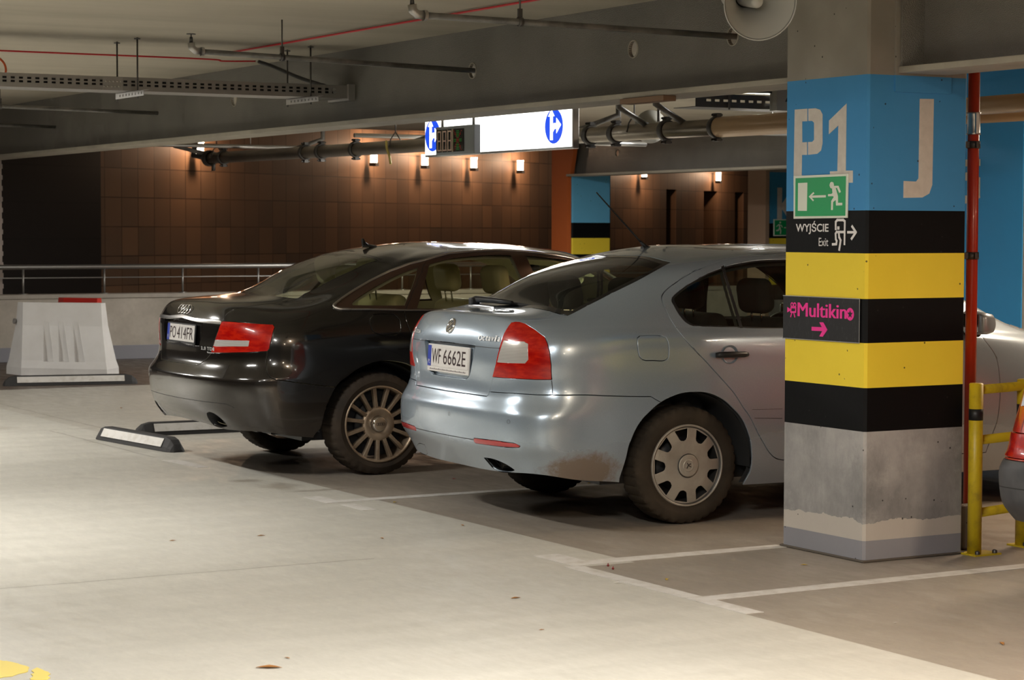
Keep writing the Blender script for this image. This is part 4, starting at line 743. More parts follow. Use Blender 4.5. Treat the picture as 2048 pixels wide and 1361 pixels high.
AUD_GRID=[
 [(-0.965,0,0.325),(-1.03,0,0.385),(-1.0648,0,0.4633),(-1.0718,0,0.4905),(-1.0862,0,0.6145),(-1.0811,0,0.6398),(-1.035,0,0.705),(-1.015,0,0.85),(-1.0062,0,0.982),(-0.991,0,1.0202),(-0.9434,0,1.0889),(-0.906,0,1.1044),(-0.52,0,1.15),(-0.17,0,1.295),(0.18,0,1.414),(0.42,0,1.459),(0.6,0,1.481)],
 [(-0.955,0.35,0.318),(-1.015,0.35,0.383),(-1.0498,0.35,0.463),(-1.0567,0.35,0.4905),(-1.0703,0.35,0.6145),(-1.0652,0.35,0.6398),(-1.02,0.35,0.705),(-1,0.35,0.85),(-0.9912,0.35,0.982),(-0.976,0.348,1.0192),(-0.9284,0.3412,1.0845),(-0.8913,0.3393,1.0994),(-0.51,0.33,1.145),(-0.165,0.31,1.29),(0.18,0.29,1.41),(0.43,0.18,1.457),(0.62,0,1.482)],
 [(-0.9172,0.6,0.302),(-0.9745,0.61,0.38),(-1.005,0.6187,0.4626),(-1.011,0.62,0.4905),(-1.023,0.62,0.6145),(-1.018,0.6174,0.6398),(-0.9745,0.6,0.705),(-0.9545,0.6,0.85),(-0.9457,0.5956,0.982),(-0.9302,0.591,1.0162),(-0.8816,0.5774,1.0713),(-0.8448,0.5718,1.0843),(-0.47,0.53,1.128),(-0.135,0.5,1.272),(0.2,0.46,1.394),(0.46,0.28,1.453),(0.65,0,1.484)],
 [(-0.8535,0.76,0.303),(-0.897,0.775,0.375),(-0.9231,0.788,0.462),(-0.928,0.79,0.4905),(-0.936,0.79,0.6145),(-0.9312,0.7868,0.6398),(-0.892,0.765,0.705),(-0.872,0.755,0.85),(-0.8588,0.7462,0.9644),(-0.8402,0.736,0.9942),(-0.7831,0.7054,1.0425),(-0.7476,0.694,1.0555),(-0.41,0.615,1.115),(-0.08,0.565,1.262),(0.24,0.525,1.379),(0.5,0.34,1.447),(0.69,0,1.485)],
 [(-0.7445,0.86,0.298),(-0.769,0.875,0.37),(-0.7864,0.8837,0.4614),(-0.7895,0.885,0.4905),(-0.7935,0.885,0.6145),(-0.7894,0.8824,0.6398),(-0.759,0.865,0.705),(-0.744,0.855,0.85),(-0.722,0.8374,0.9556),(-0.7004,0.823,0.9832),(-0.6372,0.7822,1.0281),(-0.6053,0.768,1.0419),(-0.33,0.675,1.12),(0,0.61,1.262),(0.3,0.555,1.379),(0.56,0.37,1.449),(0.74,0,1.486)],
 [(-0.6,0.892,0.272),(-0.6,0.908,0.36),(-0.6087,0.9167,0.46),(-0.61,0.918,0.4905),(-0.61,0.918,0.6145),(-0.6074,0.9167,0.6398),(-0.59,0.908,0.705),(-0.57,0.902,0.85),(-0.5524,0.8826,0.9512),(-0.534,0.868,0.98),(-0.4796,0.8272,1.031),(-0.4539,0.8137,1.0463),(-0.24,0.73,1.13),(0.07,0.655,1.265),(0.37,0.585,1.389),(0.62,0.385,1.453),(0.8,0,1.486)],
 [(-0.38,0.895,0.248),(-0.38,0.912,0.35),(-0.38,0.9242,0.4588),(-0.38,0.9262,0.4905),(-0.38,0.9278,0.6145),(-0.38,0.9275,0.6417),(-0.38,0.924,0.72),(-0.37,0.915,0.85),(-0.3612,0.8956,0.9486),(-0.348,0.8824,0.9776),(-0.3072,0.8464,1.0306),(-0.2874,0.8351,1.047),(-0.12,0.77,1.14),(0.16,0.69,1.275),(0.47,0.61,1.402),(0.7,0.395,1.459),(0.88,0,1.485)],
 [(-0.1,0.89,0.21),(-0.1,0.908,0.33),(-0.1,0.9228,0.4562),(-0.1,0.9253,0.4905),(-0.1,0.9277,0.6145),(-0.1,0.9277,0.6417),(-0.1,0.926,0.72),(-0.1,0.917,0.85),(-0.1,0.8985,0.9486),(-0.092,0.8878,0.9776),(-0.0648,0.8599,1.0306),(-0.053,0.8512,1.047),(0.04,0.8,1.14),(0.27,0.72,1.285),(0.58,0.625,1.418),(0.79,0.4,1.462),(0.95,0,1.483)],
 [(0.22,0.885,0.2),(0.22,0.905,0.31),(0.22,0.9198,0.4536),(0.22,0.9224,0.4905),(0.22,0.9256,0.6145),(0.22,0.9257,0.6417),(0.22,0.924,0.72),(0.22,0.916,0.85),(0.22,0.8984,0.9468),(0.22,0.8892,0.975),(0.22,0.8661,1.026),(0.2228,0.8587,1.0423),(0.26,0.815,1.14),(0.42,0.74,1.29),(0.69,0.638,1.424),(0.89,0.405,1.463),(1.02,0,1.481)],
 [(0.62,0.88,0.2),(0.62,0.902,0.31),(0.62,0.9168,0.4536),(0.62,0.9194,0.4905),(0.62,0.9226,0.6145),(0.62,0.9227,0.6417),(0.62,0.921,0.72),(0.62,0.913,0.85),(0.62,0.8954,0.9424),(0.62,0.8868,0.97),(0.62,0.8657,1.021),(0.62,0.8591,1.037),(0.62,0.82,1.13),(0.69,0.75,1.285),(0.86,0.648,1.427),(1,0.405,1.463),(1.1,0,1.48)],
 [(1.1,0.88,0.2),(1.1,0.902,0.31),(1.1,0.9168,0.4536),(1.1,0.9194,0.4905),(1.1,0.9226,0.6145),(1.1,0.9227,0.6417),(1.1,0.921,0.72),(1.1,0.913,0.85),(1.1,0.8928,0.9336),(1.1,0.884,0.96),(1.1,0.8636,1.011),(1.0993,0.8571,1.027),(1.09,0.818,1.12),(1.07,0.75,1.28),(1.06,0.65,1.425),(1.14,0.405,1.46),(1.2,0,1.477)],
 [(1.6,0.88,0.2),(1.6,0.902,0.31),(1.6,0.9168,0.4536),(1.6,0.9194,0.4905),(1.6,0.9226,0.6145),(1.6,0.9226,0.6417),(1.6,0.92,0.72),(1.6,0.911,0.85),(1.6,0.8881,0.9248),(1.598,0.8784,0.95),(1.5912,0.856,1.001),(1.5865,0.8491,1.0163),(1.54,0.81,1.1),(1.43,0.74,1.265),(1.29,0.645,1.415),(1.3,0.4,1.453),(1.32,0,1.471)],
 [(2.1,0.885,0.2),(2.1,0.905,0.31),(2.1,0.9172,0.4536),(2.1,0.9193,0.4905),(2.1,0.9217,0.6145),(2.1,0.9215,0.6417),(2.1,0.918,0.72),(2.09,0.905,0.84),(2.0812,0.876,0.9104),(2.074,0.8632,0.934),(2.0536,0.8333,0.9816),(2.043,0.825,0.9956),(1.95,0.785,1.07),(1.74,0.72,1.235),(1.5,0.625,1.395),(1.46,0.39,1.44),(1.46,0,1.452)],
 [(2.6,0.89,0.21),(2.6,0.908,0.31),(2.6,0.9176,0.4536),(2.6,0.9191,0.4895),(2.6,0.9199,0.6055),(2.6,0.919,0.6304),(2.6,0.912,0.7),(2.58,0.888,0.81),(2.5448,0.8502,0.8804),(2.52,0.831,0.903),(2.452,0.7834,0.9472),(2.4281,0.7722,0.9602),(2.27,0.735,1.03),(1.95,0.68,1.205),(1.64,0.585,1.375),(1.58,0.37,1.428),(1.58,0,1.44)],
 [(3.1,0.88,0.23),(3.1,0.898,0.33),(3.1,0.9067,0.4562),(3.099,0.9077,0.4875),(3.091,0.9053,0.5875),(3.0887,0.9033,0.6104),(3.08,0.892,0.68),(3.04,0.86,0.78),(2.9696,0.8116,0.8416),(2.924,0.784,0.865),(2.8016,0.7126,0.916),(2.759,0.6944,0.9292),(2.48,0.62,0.985),(2.09,0.575,1.175),(1.76,0.505,1.355),(1.68,0.32,1.415),(1.68,0,1.428)],
 [(3.48,0.83,0.25),(3.49,0.845,0.34),(3.49,0.8494,0.4574),(3.489,0.849,0.4855),(3.481,0.841,0.5695),(3.4748,0.8368,0.5904),(3.44,0.815,0.66),(3.36,0.765,0.74),(3.2368,0.699,0.8104),(3.172,0.666,0.835),(3.0088,0.5844,0.886),(2.9548,0.5637,0.9016),(2.62,0.48,0.99),(2.2,0.44,1.165),(1.85,0.38,1.342),(1.77,0.25,1.401),(1.77,0,1.416)],
 [(3.7,0.67,0.26),(3.73,0.68,0.35),(3.7387,0.68,0.4588),(3.738,0.679,0.4855),(3.722,0.671,0.5695),(3.7122,0.6661,0.5904),(3.66,0.64,0.66),(3.54,0.59,0.73),(3.3992,0.5196,0.8004),(3.324,0.488,0.825),(3.1336,0.4132,0.876),(3.072,0.3944,0.8927),(2.7,0.32,0.995),(2.27,0.29,1.158),(1.92,0.25,1.333),(1.84,0.16,1.388),(1.84,0,1.402)],
 [(3.8,0.36,0.26),(3.83,0.36,0.35),(3.8387,0.36,0.4588),(3.838,0.359,0.4855),(3.822,0.351,0.5695),(3.8122,0.3487,0.5904),(3.76,0.34,0.66),(3.64,0.31,0.735),(3.4904,0.266,0.8054),(3.408,0.248,0.83),(3.1972,0.2072,0.881),(3.1306,0.1972,0.8977),(2.74,0.16,1),(2.31,0.14,1.152),(1.96,0.12,1.325),(1.9,0.08,1.375),(1.9,0,1.388)],
 [(3.82,0,0.26),(3.855,0,0.35),(3.8637,0,0.4588),(3.863,0,0.4855),(3.847,0,0.5695),(3.8366,0,0.5904),(3.78,0,0.66),(3.66,0,0.735),(3.5104,0,0.8098),(3.428,0,0.8346),(3.2172,0,0.8842),(3.1506,0,0.9005),(2.76,0,1),(2.33,0,1.148),(1.99,0,1.318),(1.94,0,1.358),(1.93,0,1.366)],
]
AUD_LINES={
 'lid':[(0.0, 0.496), (0.0, 0.485), (0.356, 0.486), (0.377, 0.492), (0.442, 0.525), (0.487, 0.555), (0.5, 0.569), (0.545, 0.629), (0.587, 0.678), (0.613, 0.732), (0.622, 0.787), (0.645, 0.828), (0.691, 0.906), (0.699, 1.04), (0.706, 1.145), (0.727, 1.187), (0.529, 1.159), (0.308, 1.13), (0.0, 1.167)],
 'rglass':[(0.0, 1.167), (0.308, 1.13), (0.529, 1.159), (0.727, 1.187), (0.652, 1.285), (0.685, 1.449), (0.728, 1.634), (0.704, 1.775), (0.744, 1.868), (0.424, 1.875), (0.04, 1.874), (0.0, 1.878)],
 'lamp':[(0.613, 0.732), (0.819, 0.752), (0.976, 0.75), (0.994, 0.729), (0.99, 0.664), (0.976, 0.598), (0.964, 0.584), (0.839, 0.578), (0.5, 0.569), (0.545, 0.629), (0.587, 0.678)],
 'clear':[(0.554, 0.635), (0.849, 0.639), (0.842, 0.61), (0.531, 0.604)],
 'chrome':[(0.0, 0.735), (0.268, 0.719), (0.6, 0.714), (0.605, 0.733), (0.254, 0.74), (0.0, 0.757)],
 'recess':[(0.0, 0.733), (0.369, 0.715), (0.365, 0.659), (0.324, 0.599), (0.161, 0.597), (0.0, 0.608)],
 'bumper':[(0.0, 0.496), (0.0, 0.485), (0.356, 0.486), (0.377, 0.492), (0.442, 0.525), (0.487, 0.555), (0.5, 0.569), (0.839, 0.578), (0.964, 0.584), (0.96, 0.534), (0.971, 0.472), (1.001, 0.43), (1.046, 0.398), (1.164, 0.369), (1.285, 0.347), (1.421, 0.327), (1.641, 0.276)],
 'arch':[(1.296, 0.015), (1.336, 0.062), (1.352, 0.133), (1.375, 0.219), (1.364, 0.178), (1.377, 0.222), (1.406, 0.287), (1.433, 0.329), (1.481, 0.38), (1.558, 0.442), (1.635, 0.475), (1.711, 0.496), (1.789, 0.501), (1.867, 0.492), (1.934, 0.477), (2.011, 0.437), (2.081, 0.353), (2.131, 0.276), (2.156, 0.178), (2.161, 0.106), (2.141, 0.048)],
 'slit':[(0.0, 0.231), (0.35, 0.231), (0.615, 0.231), (0.725, 0.227), (0.781, 0.196)],
 'exh':[(0.487, 0.122), (0.529, 0.134), (0.573, 0.13), (0.622, 0.103), (0.649, 0.071), (0.651, 0.031), (0.527, 0.007), (0.462, 0.018), (0.465, 0.073)],
 'fuel':[(1.68, 0.753), (1.676, 0.805), (1.693, 0.838), (1.773, 0.847), (1.854, 0.839), (1.89, 0.791), (1.894, 0.743), (1.89, 0.691), (1.865, 0.669), (1.798, 0.665), (1.737, 0.671), (1.698, 0.69), (1.684, 0.728)],
 'door':[(2.977, 1.892), (2.695, 1.888), (2.26, 1.868), (1.892, 1.822), (1.653, 1.74), (1.889, 1.547), (1.967, 1.359), (1.972, 1.124), (1.942, 0.906), (1.94, 0.797), (1.943, 0.743), (1.982, 0.645), (2.101, 0.508), (2.201, 0.353), (2.241, 0.203), (2.261, 0.09), (2.981, 0.082), (3.001, 0.353), (3.0, 0.755), (2.998, 0.968), (2.912, 1.419)],
 'win':[(1.341, 0.948), (1.302, 1.0), (1.292, 1.067), (1.262, 1.249), (1.257, 1.446), (1.3, 1.598), (1.425, 1.697), (1.614, 1.736), (1.874, 1.833), (2.253, 1.878), (2.696, 1.902), (3.028, 1.888), (3.426, 1.863), (3.867, 1.832), (4.062, 1.816), (4.154, 1.654), (4.037, 1.363), (3.959, 1.102), (3.89, 0.973), (3.359, 0.916), (2.842, 0.91), (2.3, 0.897), (1.94, 0.906), (1.492, 0.92)],
 'q':[(1.448, 1.033), (1.432, 1.149), (1.465, 1.363), (1.532, 1.522), (1.679, 1.621), (1.717, 1.634), (1.871, 1.495), (1.936, 1.359), (1.954, 1.191), (1.94, 0.991), (1.708, 0.99), (1.471, 0.999)],
 'dw':[(1.815, 1.677), (2.011, 1.756), (2.31, 1.803), (2.69, 1.827), (2.87, 1.824), (2.877, 1.637), (2.889, 1.473), (2.963, 0.998), (2.302, 0.922), (2.025, 0.937), (2.043, 1.145), (2.03, 1.36), (1.966, 1.527)],
 'fw':[(3.075, 1.825), (3.371, 1.817), (3.773, 1.791), (4.013, 1.631), (3.948, 1.329), (3.852, 1.071), (3.036, 0.988), (3.012, 1.486), (3.028, 1.643)],
 'fdoor':[(3.021, 0.082), (3.939, 0.09), (4.019, 0.257), (4.027, 0.582), (3.899, 0.796), (4.009, 1.116), (4.111, 1.414), (4.279, 1.696), (4.359, 1.87), (3.92, 1.852), (3.452, 1.883), (3.038, 1.902), (2.938, 1.429), (3.024, 0.97), (3.02, 0.755), (3.021, 0.353)],
 'arc':[(1.492, 0.92), (1.402, 0.93), (1.33, 0.961), (1.299, 1.005), (1.285, 1.075), (1.253, 1.257), (1.246, 1.454), (1.286, 1.606), (1.408, 1.706), (1.602, 1.742), (1.864, 1.839), (2.249, 1.884), (2.697, 1.909), (3.033, 1.895), (3.434, 1.87), (3.875, 1.835), (4.123, 1.815)],
 'wshield':[(6.173, 1.18), (5.497, 1.18), (4.982, 1.199), (4.633, 1.326), (4.535, 1.545), (4.633, 1.861), (5.02, 1.909), (5.497, 1.896), (6.173, 1.896)],
 'hood':[(6.173, 0.846), (5.824, 0.838), (5.497, 0.846), (5.211, 0.858), (4.944, 0.872), (4.633, 0.884), (4.608, 1.048), (4.982, 1.136), (5.497, 1.136), (6.173, 1.136)],
 'hlamp':[(5.211, 0.667), (5.693, 0.651), (5.726, 0.773), (5.383, 0.806), (5.097, 0.789)],
 'grille':[(6.173, 0.227), (5.894, 0.227), (5.824, 0.745), (6.173, 0.745)],
}
RED_GRID=[
 [(-0.58,0,0.3),(-0.63,0,0.36),(-0.645,0,0.44),(-0.645,0,0.54),(-0.625,0,0.6),(-0.605,0,0.7),(-0.56,0,0.85),(-0.505,0,1.02),(-0.48,0,1.08),(-0.3,0,1.3),(-0.18,0,1.4),(0.05,0,1.44),(0.2,0,1.455)],
 [(-0.572,0.2987,0.296),(-0.622,0.2987,0.356),(-0.637,0.2987,0.436),(-0.637,0.2987,0.536),(-0.617,0.2987,0.596),(-0.597,0.2987,0.696),(-0.552,0.2987,0.846),(-0.497,0.2987,1.016),(-0.472,0.2942,1.076),(-0.287,0.2807,1.296),(-0.162,0.2628,1.396),(0.15,0.16,1.436),(0.3,0,1.451)],
 [(-0.552,0.5249,0.292),(-0.602,0.5294,0.352),(-0.617,0.543,0.432),(-0.617,0.543,0.532),(-0.597,0.5294,0.592),(-0.577,0.5249,0.692),(-0.532,0.5204,0.842),(-0.477,0.5204,1.012),(-0.452,0.5126,1.072),(-0.262,0.4892,1.292),(-0.132,0.4579,1.392),(0.25,0.27,1.432),(0.4,0,1.447)],
 [(-0.505,0.6606,0.288),(-0.555,0.6742,0.348),(-0.57,0.6923,0.428),(-0.57,0.6923,0.528),(-0.55,0.6652,0.588),(-0.53,0.6561,0.688),(-0.485,0.6462,0.838),(-0.43,0.6462,1.008),(-0.405,0.6365,1.068),(-0.21,0.6074,1.288),(-0.075,0.5686,1.388),(0.35,0.34,1.428),(0.5,0,1.443)],
 [(-0.42,0.7376,0.284),(-0.47,0.7557,0.344),(-0.485,0.7692,0.424),(-0.485,0.7692,0.524),(-0.465,0.7466,0.584),(-0.445,0.7376,0.684),(-0.4,0.7276,0.834),(-0.345,0.7276,1.004),(-0.32,0.7167,1.064),(-0.12,0.684,1.284),(0.02,0.6403,1.384),(0.45,0.37,1.424),(0.6,0,1.439)],
 [(-0.284,0.7647,0.28),(-0.334,0.7855,0.34),(-0.364,0.7946,0.42),(-0.364,0.7946,0.52),(-0.329,0.7837,0.58),(-0.309,0.7801,0.68),(-0.264,0.7683,0.83),(-0.209,0.7683,1),(-0.184,0.7488,1.06),(-0.03,0.7098,1.28),(0.09,0.6396,1.38),(0.55,0.38,1.42),(0.7,0,1.435)],
 [(-0.02,0.7692,0.2725),(-0.02,0.7892,0.35),(-0.02,0.8,0.445),(-0.02,0.8018,0.57),(-0.02,0.7982,0.655),(-0.02,0.7946,0.78),(-0.02,0.7837,0.9265),(-0.02,0.7683,1.04),(-0.02,0.7488,1.105),(0,0.7098,1.28),(0.02,0.6396,1.404),(0.65,0.385,1.452),(0.8,0,1.4715)],
 [(0.08,0.7647,0.2),(0.08,0.7855,0.32),(0.08,0.8,0.45),(0.08,0.8036,0.6),(0.08,0.8009,0.71),(0.08,0.7955,0.86),(0.08,0.7855,1.003),(0.08,0.7512,1.055),(0.08,0.7104,1.13),(0.1209,0.6561,1.265),(0.3906,0.5747,1.42),(0.75,0.39,1.47),(0.9,0,1.49)],
 [(0.26,0.7602,0.19),(0.26,0.7828,0.3),(0.26,0.7982,0.45),(0.26,0.8018,0.6),(0.26,0.7982,0.71),(0.26,0.7928,0.86),(0.26,0.7837,1.003),(0.26,0.7512,1.05),(0.26,0.715,1.13),(0.3255,0.6652,1.28),(0.5208,0.5864,1.43),(0.85,0.39,1.474),(1,0,1.491)],
 [(0.558,0.7557,0.19),(0.558,0.7801,0.3),(0.558,0.7955,0.45),(0.558,0.7991,0.6),(0.558,0.7955,0.71),(0.558,0.7901,0.86),(0.558,0.7801,1.003),(0.558,0.7493,1.04),(0.558,0.715,1.13),(0.5952,0.6652,1.285),(0.6882,0.5928,1.435),(0.8184,0.371,1.475),(0.8928,0,1.491)],
 [(0.9765,0.7557,0.19),(0.9765,0.7801,0.3),(0.9765,0.7955,0.45),(0.9765,0.7991,0.6),(0.9765,0.7955,0.71),(0.9765,0.7901,0.86),(0.9765,0.7783,1.003),(0.9765,0.7466,1.03),(0.9672,0.7104,1.13),(0.9486,0.6625,1.285),(0.93,0.5928,1.435),(0.9765,0.371,1.474),(1.0044,0,1.49)],
 [(1.395,0.7557,0.19),(1.395,0.7801,0.3),(1.395,0.7955,0.45),(1.395,0.7991,0.6),(1.395,0.7955,0.71),(1.395,0.7901,0.86),(1.395,0.7765,0.9729),(1.3857,0.7421,1.015),(1.3485,0.7014,1.115),(1.2741,0.6534,1.27),(1.1625,0.5864,1.43),(1.1346,0.362,1.47),(1.1346,0,1.486)],
 [(1.8135,0.7602,0.19),(1.8135,0.7828,0.3),(1.8135,0.7973,0.45),(1.8135,0.7991,0.6),(1.8135,0.7955,0.71),(1.8135,0.7855,0.86),(1.8042,0.7683,0.9624),(1.7856,0.724,1),(1.7112,0.6833,1.1),(1.5438,0.6353,1.255),(1.3299,0.5702,1.415),(1.2555,0.353,1.46),(1.2555,0,1.477)],
 [(2.232,0.7647,0.2),(2.232,0.7855,0.3),(2.232,0.7973,0.45),(2.232,0.7991,0.6),(2.232,0.7928,0.71),(2.232,0.7738,0.84),(2.2134,0.7421,0.92),(2.139,0.6833,0.975),(2.0088,0.6426,1.06),(1.7112,0.5973,1.235),(1.4415,0.534,1.39),(1.3578,0.3348,1.445),(1.3578,0,1.462)],
 [(2.6505,0.7647,0.23),(2.6505,0.7828,0.32),(2.6505,0.7928,0.45),(2.6505,0.7928,0.58),(2.6412,0.7828,0.68),(2.6226,0.7557,0.8),(2.5668,0.7104,0.88),(2.418,0.6154,0.945),(2.1948,0.543,1),(1.8414,0.5023,1.195),(1.5345,0.4616,1.37),(1.4415,0.2896,1.43),(1.4415,0,1.448)],
 [(2.9574,0.7331,0.25),(2.9667,0.7466,0.33),(2.976,0.7512,0.45),(2.9667,0.7421,0.57),(2.9388,0.724,0.66),(2.8737,0.6788,0.76),(2.7714,0.6154,0.84),(2.5854,0.4978,0.91),(2.3157,0.4163,1.005),(1.9437,0.3801,1.18),(1.6089,0.3439,1.36),(1.5252,0.2262,1.41),(1.5252,0,1.43)],
 [(3.1248,0.5973,0.26),(3.1527,0.6064,0.34),(3.162,0.6064,0.46),(3.148,0.5973,0.57),(3.1062,0.5702,0.66),(3.0225,0.5249,0.75),(2.9016,0.4525,0.83),(2.6784,0.353,0.9),(2.3808,0.2806,1.01),(1.9995,0.2534,1.172),(1.6647,0.2262,1.352),(1.5903,0.1448,1.395),(1.5903,0,1.412)],
 [(3.2132,0.3258,0.26),(3.2457,0.3258,0.34),(3.255,0.3258,0.46),(3.2364,0.3167,0.58),(3.1899,0.3077,0.67),(3.0969,0.2806,0.76),(2.976,0.2353,0.84),(2.7249,0.181,0.905),(2.418,0.1358,1.012),(2.0367,0.1267,1.165),(1.6926,0.1086,1.348),(1.6368,0.0724,1.38),(1.6368,0,1.395)],
 [(3.2318,0,0.26),(3.269,0,0.34),(3.2782,0,0.46),(3.2596,0,0.58),(3.2178,0,0.67),(3.1248,0,0.76),(2.9946,0,0.845),(2.7435,0,0.91),(2.4273,0,1.013),(2.0553,0,1.16),(1.7205,0,1.34),(1.674,0,1.365),(1.6647,0,1.372)],
]
# ================================================================== THE CARS
def prism2(b,pts,y0,y1,mi=0):   # side profile (x,z) extruded across
    return b.prism(pts,(0,y0,0),(1,0,0),(0,0,1),(0,1,0),y1-y0,mi)
def rbox(name,m,parent,c,s,bev,rx=0,ry=0,sub=0):
    b=MB(); R=Matrix.Rotation(ry,3,'Y')@Matrix.Rotation(rx,3,'X'); h=[v/2 for v in s]
    b.box(-h[0],h[0],-h[1],h[1],-h[2],h[2],0,R,c); o=b.build(name,m,parent,bevel=bev,seg=4)
    for p in o.data.polygons: p.use_smooth=True
    return o
def smoothed(P,lim=42):
    """round off the gentle corners of a traced outline, keep the sharp ones"""
    P=[np.array(p,float) for p in P]; n=len(P); T=[]
    for i in range(n):
        a,b=P[i]-P[i-1],P[(i+1)%n]-P[i]; la,lb=np.linalg.norm(a)+1e-9,np.linalg.norm(b)+1e-9
        ang=math.degrees(math.acos(max(-1,min(1,float(a@b)/la/lb)))); T.append(None if (ang>lim or P[i][0]<1e-4) else (a/la+b/lb)/2)
    out=[]
    for i in range(n):
        p,q=P[i],P[(i+1)%n]; L_=np.linalg.norm(q-p); d=(q-p); t0=T[i]*L_ if T[i] is not None else d; t1=T[(i+1)%n]*L_ if T[(i+1)%n] is not None else d
        k=max(1,min(6,int(L_/.02)))
        for j in range(k):
            s=j/k; out.append(tuple((2*s**3-3*s*s+1)*p+(s**3-2*s*s+s)*t0+(-2*s**3+3*s*s)*q+(s**3-s*s)*t1))
    return out
class Car:
    """a body skin (right half, mirrored) cut along traced lines into separate panels. Local frame: x forward, +y = left side, rear axle at x=0"""
    def __init__(s,name,origin,th,grid,label,h=.03):
        s.root=empty(name,origin,math.radians(th),label=label,cat='car'); s.S=Skin(grid); s.h=h; s.polys=[]; s.strips=[]; s.creases=[]
        t=s.S; a=t.nrm([t.uk[7]],[t.vk[4]])[0]; s.sg=1 if a[1]>0 else -1
    def poly(s,key,pts,sm=None):
        if key in ('rglass','rfrit','winbar0','sglass','seal','fglass','door','fdoor','fuel','arch','exhaust','frame','qglass','hlamp'): pts=smoothed(pts)
        s.polys.append((key,[tuple(p) for p in pts]))
    def strip(s,pts,w=.004): s.strips+= [q for q in stroke(pts,w)]
    def cut(s):
        S=s.S; h=s.h; V=[];E=[]
        def ring(P,closed=True,st=.018):
            pts=[]; n=len(P)
            for i in range(n if closed else n-1):
                a,b=np.array(P[i]),np.array(P[(i+1)%n]); k=max(1,int(np.linalg.norm(b-a)/st))
                for j in range(k): pts.append(a+(b-a)*j/k)
            if not closed: pts.append(np.array(P[-1]))
            k0=len(V); V.extend(pts); m=len(pts); E.extend([(k0+i,k0+(i+1)%m) for i in range(m if closed else m-1)])
        for k,P in s.polys: ring([(min(max(a,0),S.U),min(max(b,0),S.V)) for a,b in P])
        for q in s.strips: ring([(min(max(a,0),S.U),min(max(b,0),S.V)) for a,b in q],st=.03)
        for v_ in s.creases: ring([(0,v_),(S.U*.62,v_)],False,st=.03)
        nu=int(S.U/h);nv=int(S.V/h)
        gu,gv=np.meshgrid(np.linspace(0,S.U,nu+1),np.linspace(0,S.V,nv+1),indexing='ij'); g=np.stack([gu.ravel(),gv.ravel()],1)
        C=np.array(V); keep=np.ones(len(g),bool); border=(g[:,0]<1e-6)|(g[:,0]>S.U-1e-6)|(g[:,1]<1e-6)|(g[:,1]>S.V-1e-6)
        for i in range(0,len(C),400): keep&=(((g[:,None]-C[None,i:i+400])**2).sum(2).min(1)>(h*.3)**2)
        g=g[keep|border]
        # the crease between lane of equal rows: regular interior points
        allp=np.concatenate([C,g]); r=delaunay_2d_cdt([Vector(p) for p in allp],E,[],0,1e-5)
        s.uv=np.array([tuple(p) for p in r[0]]); s.tri=np.array([f for f in r[2] if len(f)==3])
        s.uv[:,0]=np.clip(s.uv[:,0],0,S.U); s.uv[:,1]=np.clip(s.uv[:,1],0,S.V)
        s.P=S.at(s.uv[:,0],s.uv[:,1]); s.Nn=S.nrm(s.uv[:,0],s.uv[:,1])*s.sg
        cen=s.uv[s.tri].mean(1); s.cls=np.array(['']*len(s.tri),dtype=object)
        ar=np.abs(np.cross(s.P[s.tri[:,1]]-s.P[s.tri[:,0]],s.P[s.tri[:,2]]-s.P[s.tri[:,0]])).sum(1)
        for k,P in s.polys:
            m=inpoly(cen[:,0],cen[:,1],P)&(s.cls==''); s.cls[m]=k
        s.cls[s.cls=='']='body'
        s.dark=np.zeros(len(s.tri),bool)
        for q in s.strips: s.dark|=inpoly(cen[:,0],cen[:,1],q)
        s.cen=cen
        # orientation
        n=np.cross(s.P[s.tri[:,1]]-s.P[s.tri[:,0]],s.P[s.tri[:,2]]-s.P[s.tri[:,0]]); f=(n*s.Nn[s.tri[:,0]]).sum(1)<0; s.tri[f]=s.tri[f][:,::-1]
        s.tri=s.tri
    def piece(s,keys,name,mats,side='both',gap=.0022,rim=.012,off=0,parent=None,shift=None,rimmat=0,label=None,dark=1,thick=None):
        """make one part out of the cells of the given panels; side: 'r','l' or 'both' halves joined"""
        if isinstance(keys,str): keys=[keys]
        m=np.isin(s.cls,keys); T=s.tri[m]; DK=s.dark[m]
        if not len(T): return None
        ids=np.unique(T); mp={i:k for k,i in enumerate(ids)}; T=np.vectorize(mp.get)(T); P=s.P[ids].copy(); Nn=s.Nn[ids]; uv=s.uv[ids]
        P=P+Nn*off
        if shift is not None: P=P+np.array(shift)
        mi=[1 if (d and dark) else 0 for d in DK]
        verts=[P];norms=[Nn];faces=[tuple(t) for t in T]
        if rim:
            E={}
            for t in T:
                for a,b,c in ((t[0],t[1],t[2]),(t[1],t[2],t[0]),(t[2],t[0],t[1])):
                    E.setdefault((min(a,b),max(a,b)),[]).append((a,b,c))
            U,V=s.S.U,s.S.V; onb=lambda i:(uv[i,0]<1e-5,uv[i,0]>U-1e-5,uv[i,1]>V-1e-5)
            B=[e[0] for e in E.values() if len(e)==1 and not any(x and y for x,y in zip(onb(e[0][0]),onb(e[0][1])))]
            tin={}
            for a,b,c in B:
                d=P[b]-P[a]; d/=np.linalg.norm(d)+1e-9; w=P[c]-P[a]; w-=d*(w@d); w/=np.linalg.norm(w)+1e-9
                tin[a]=tin.get(a,0)+w; tin[b]=tin.get(b,0)+w
            bi=list(tin); tv=np.array([tin[i]/(np.linalg.norm(tin[i])+1e-9) for i in bi]); nb=Nn[bi]; pb=P[bi].copy()
            cm=(uv[bi][:,0]<1e-5)|(uv[bi][:,0]>U-1e-5); tv[cm,1]=0
            k0=len(P); P[bi]=pb+tv*(gap+.0016); v1=pb+tv*gap-nb*.0016; v2=pb+tv*gap-nb*rim
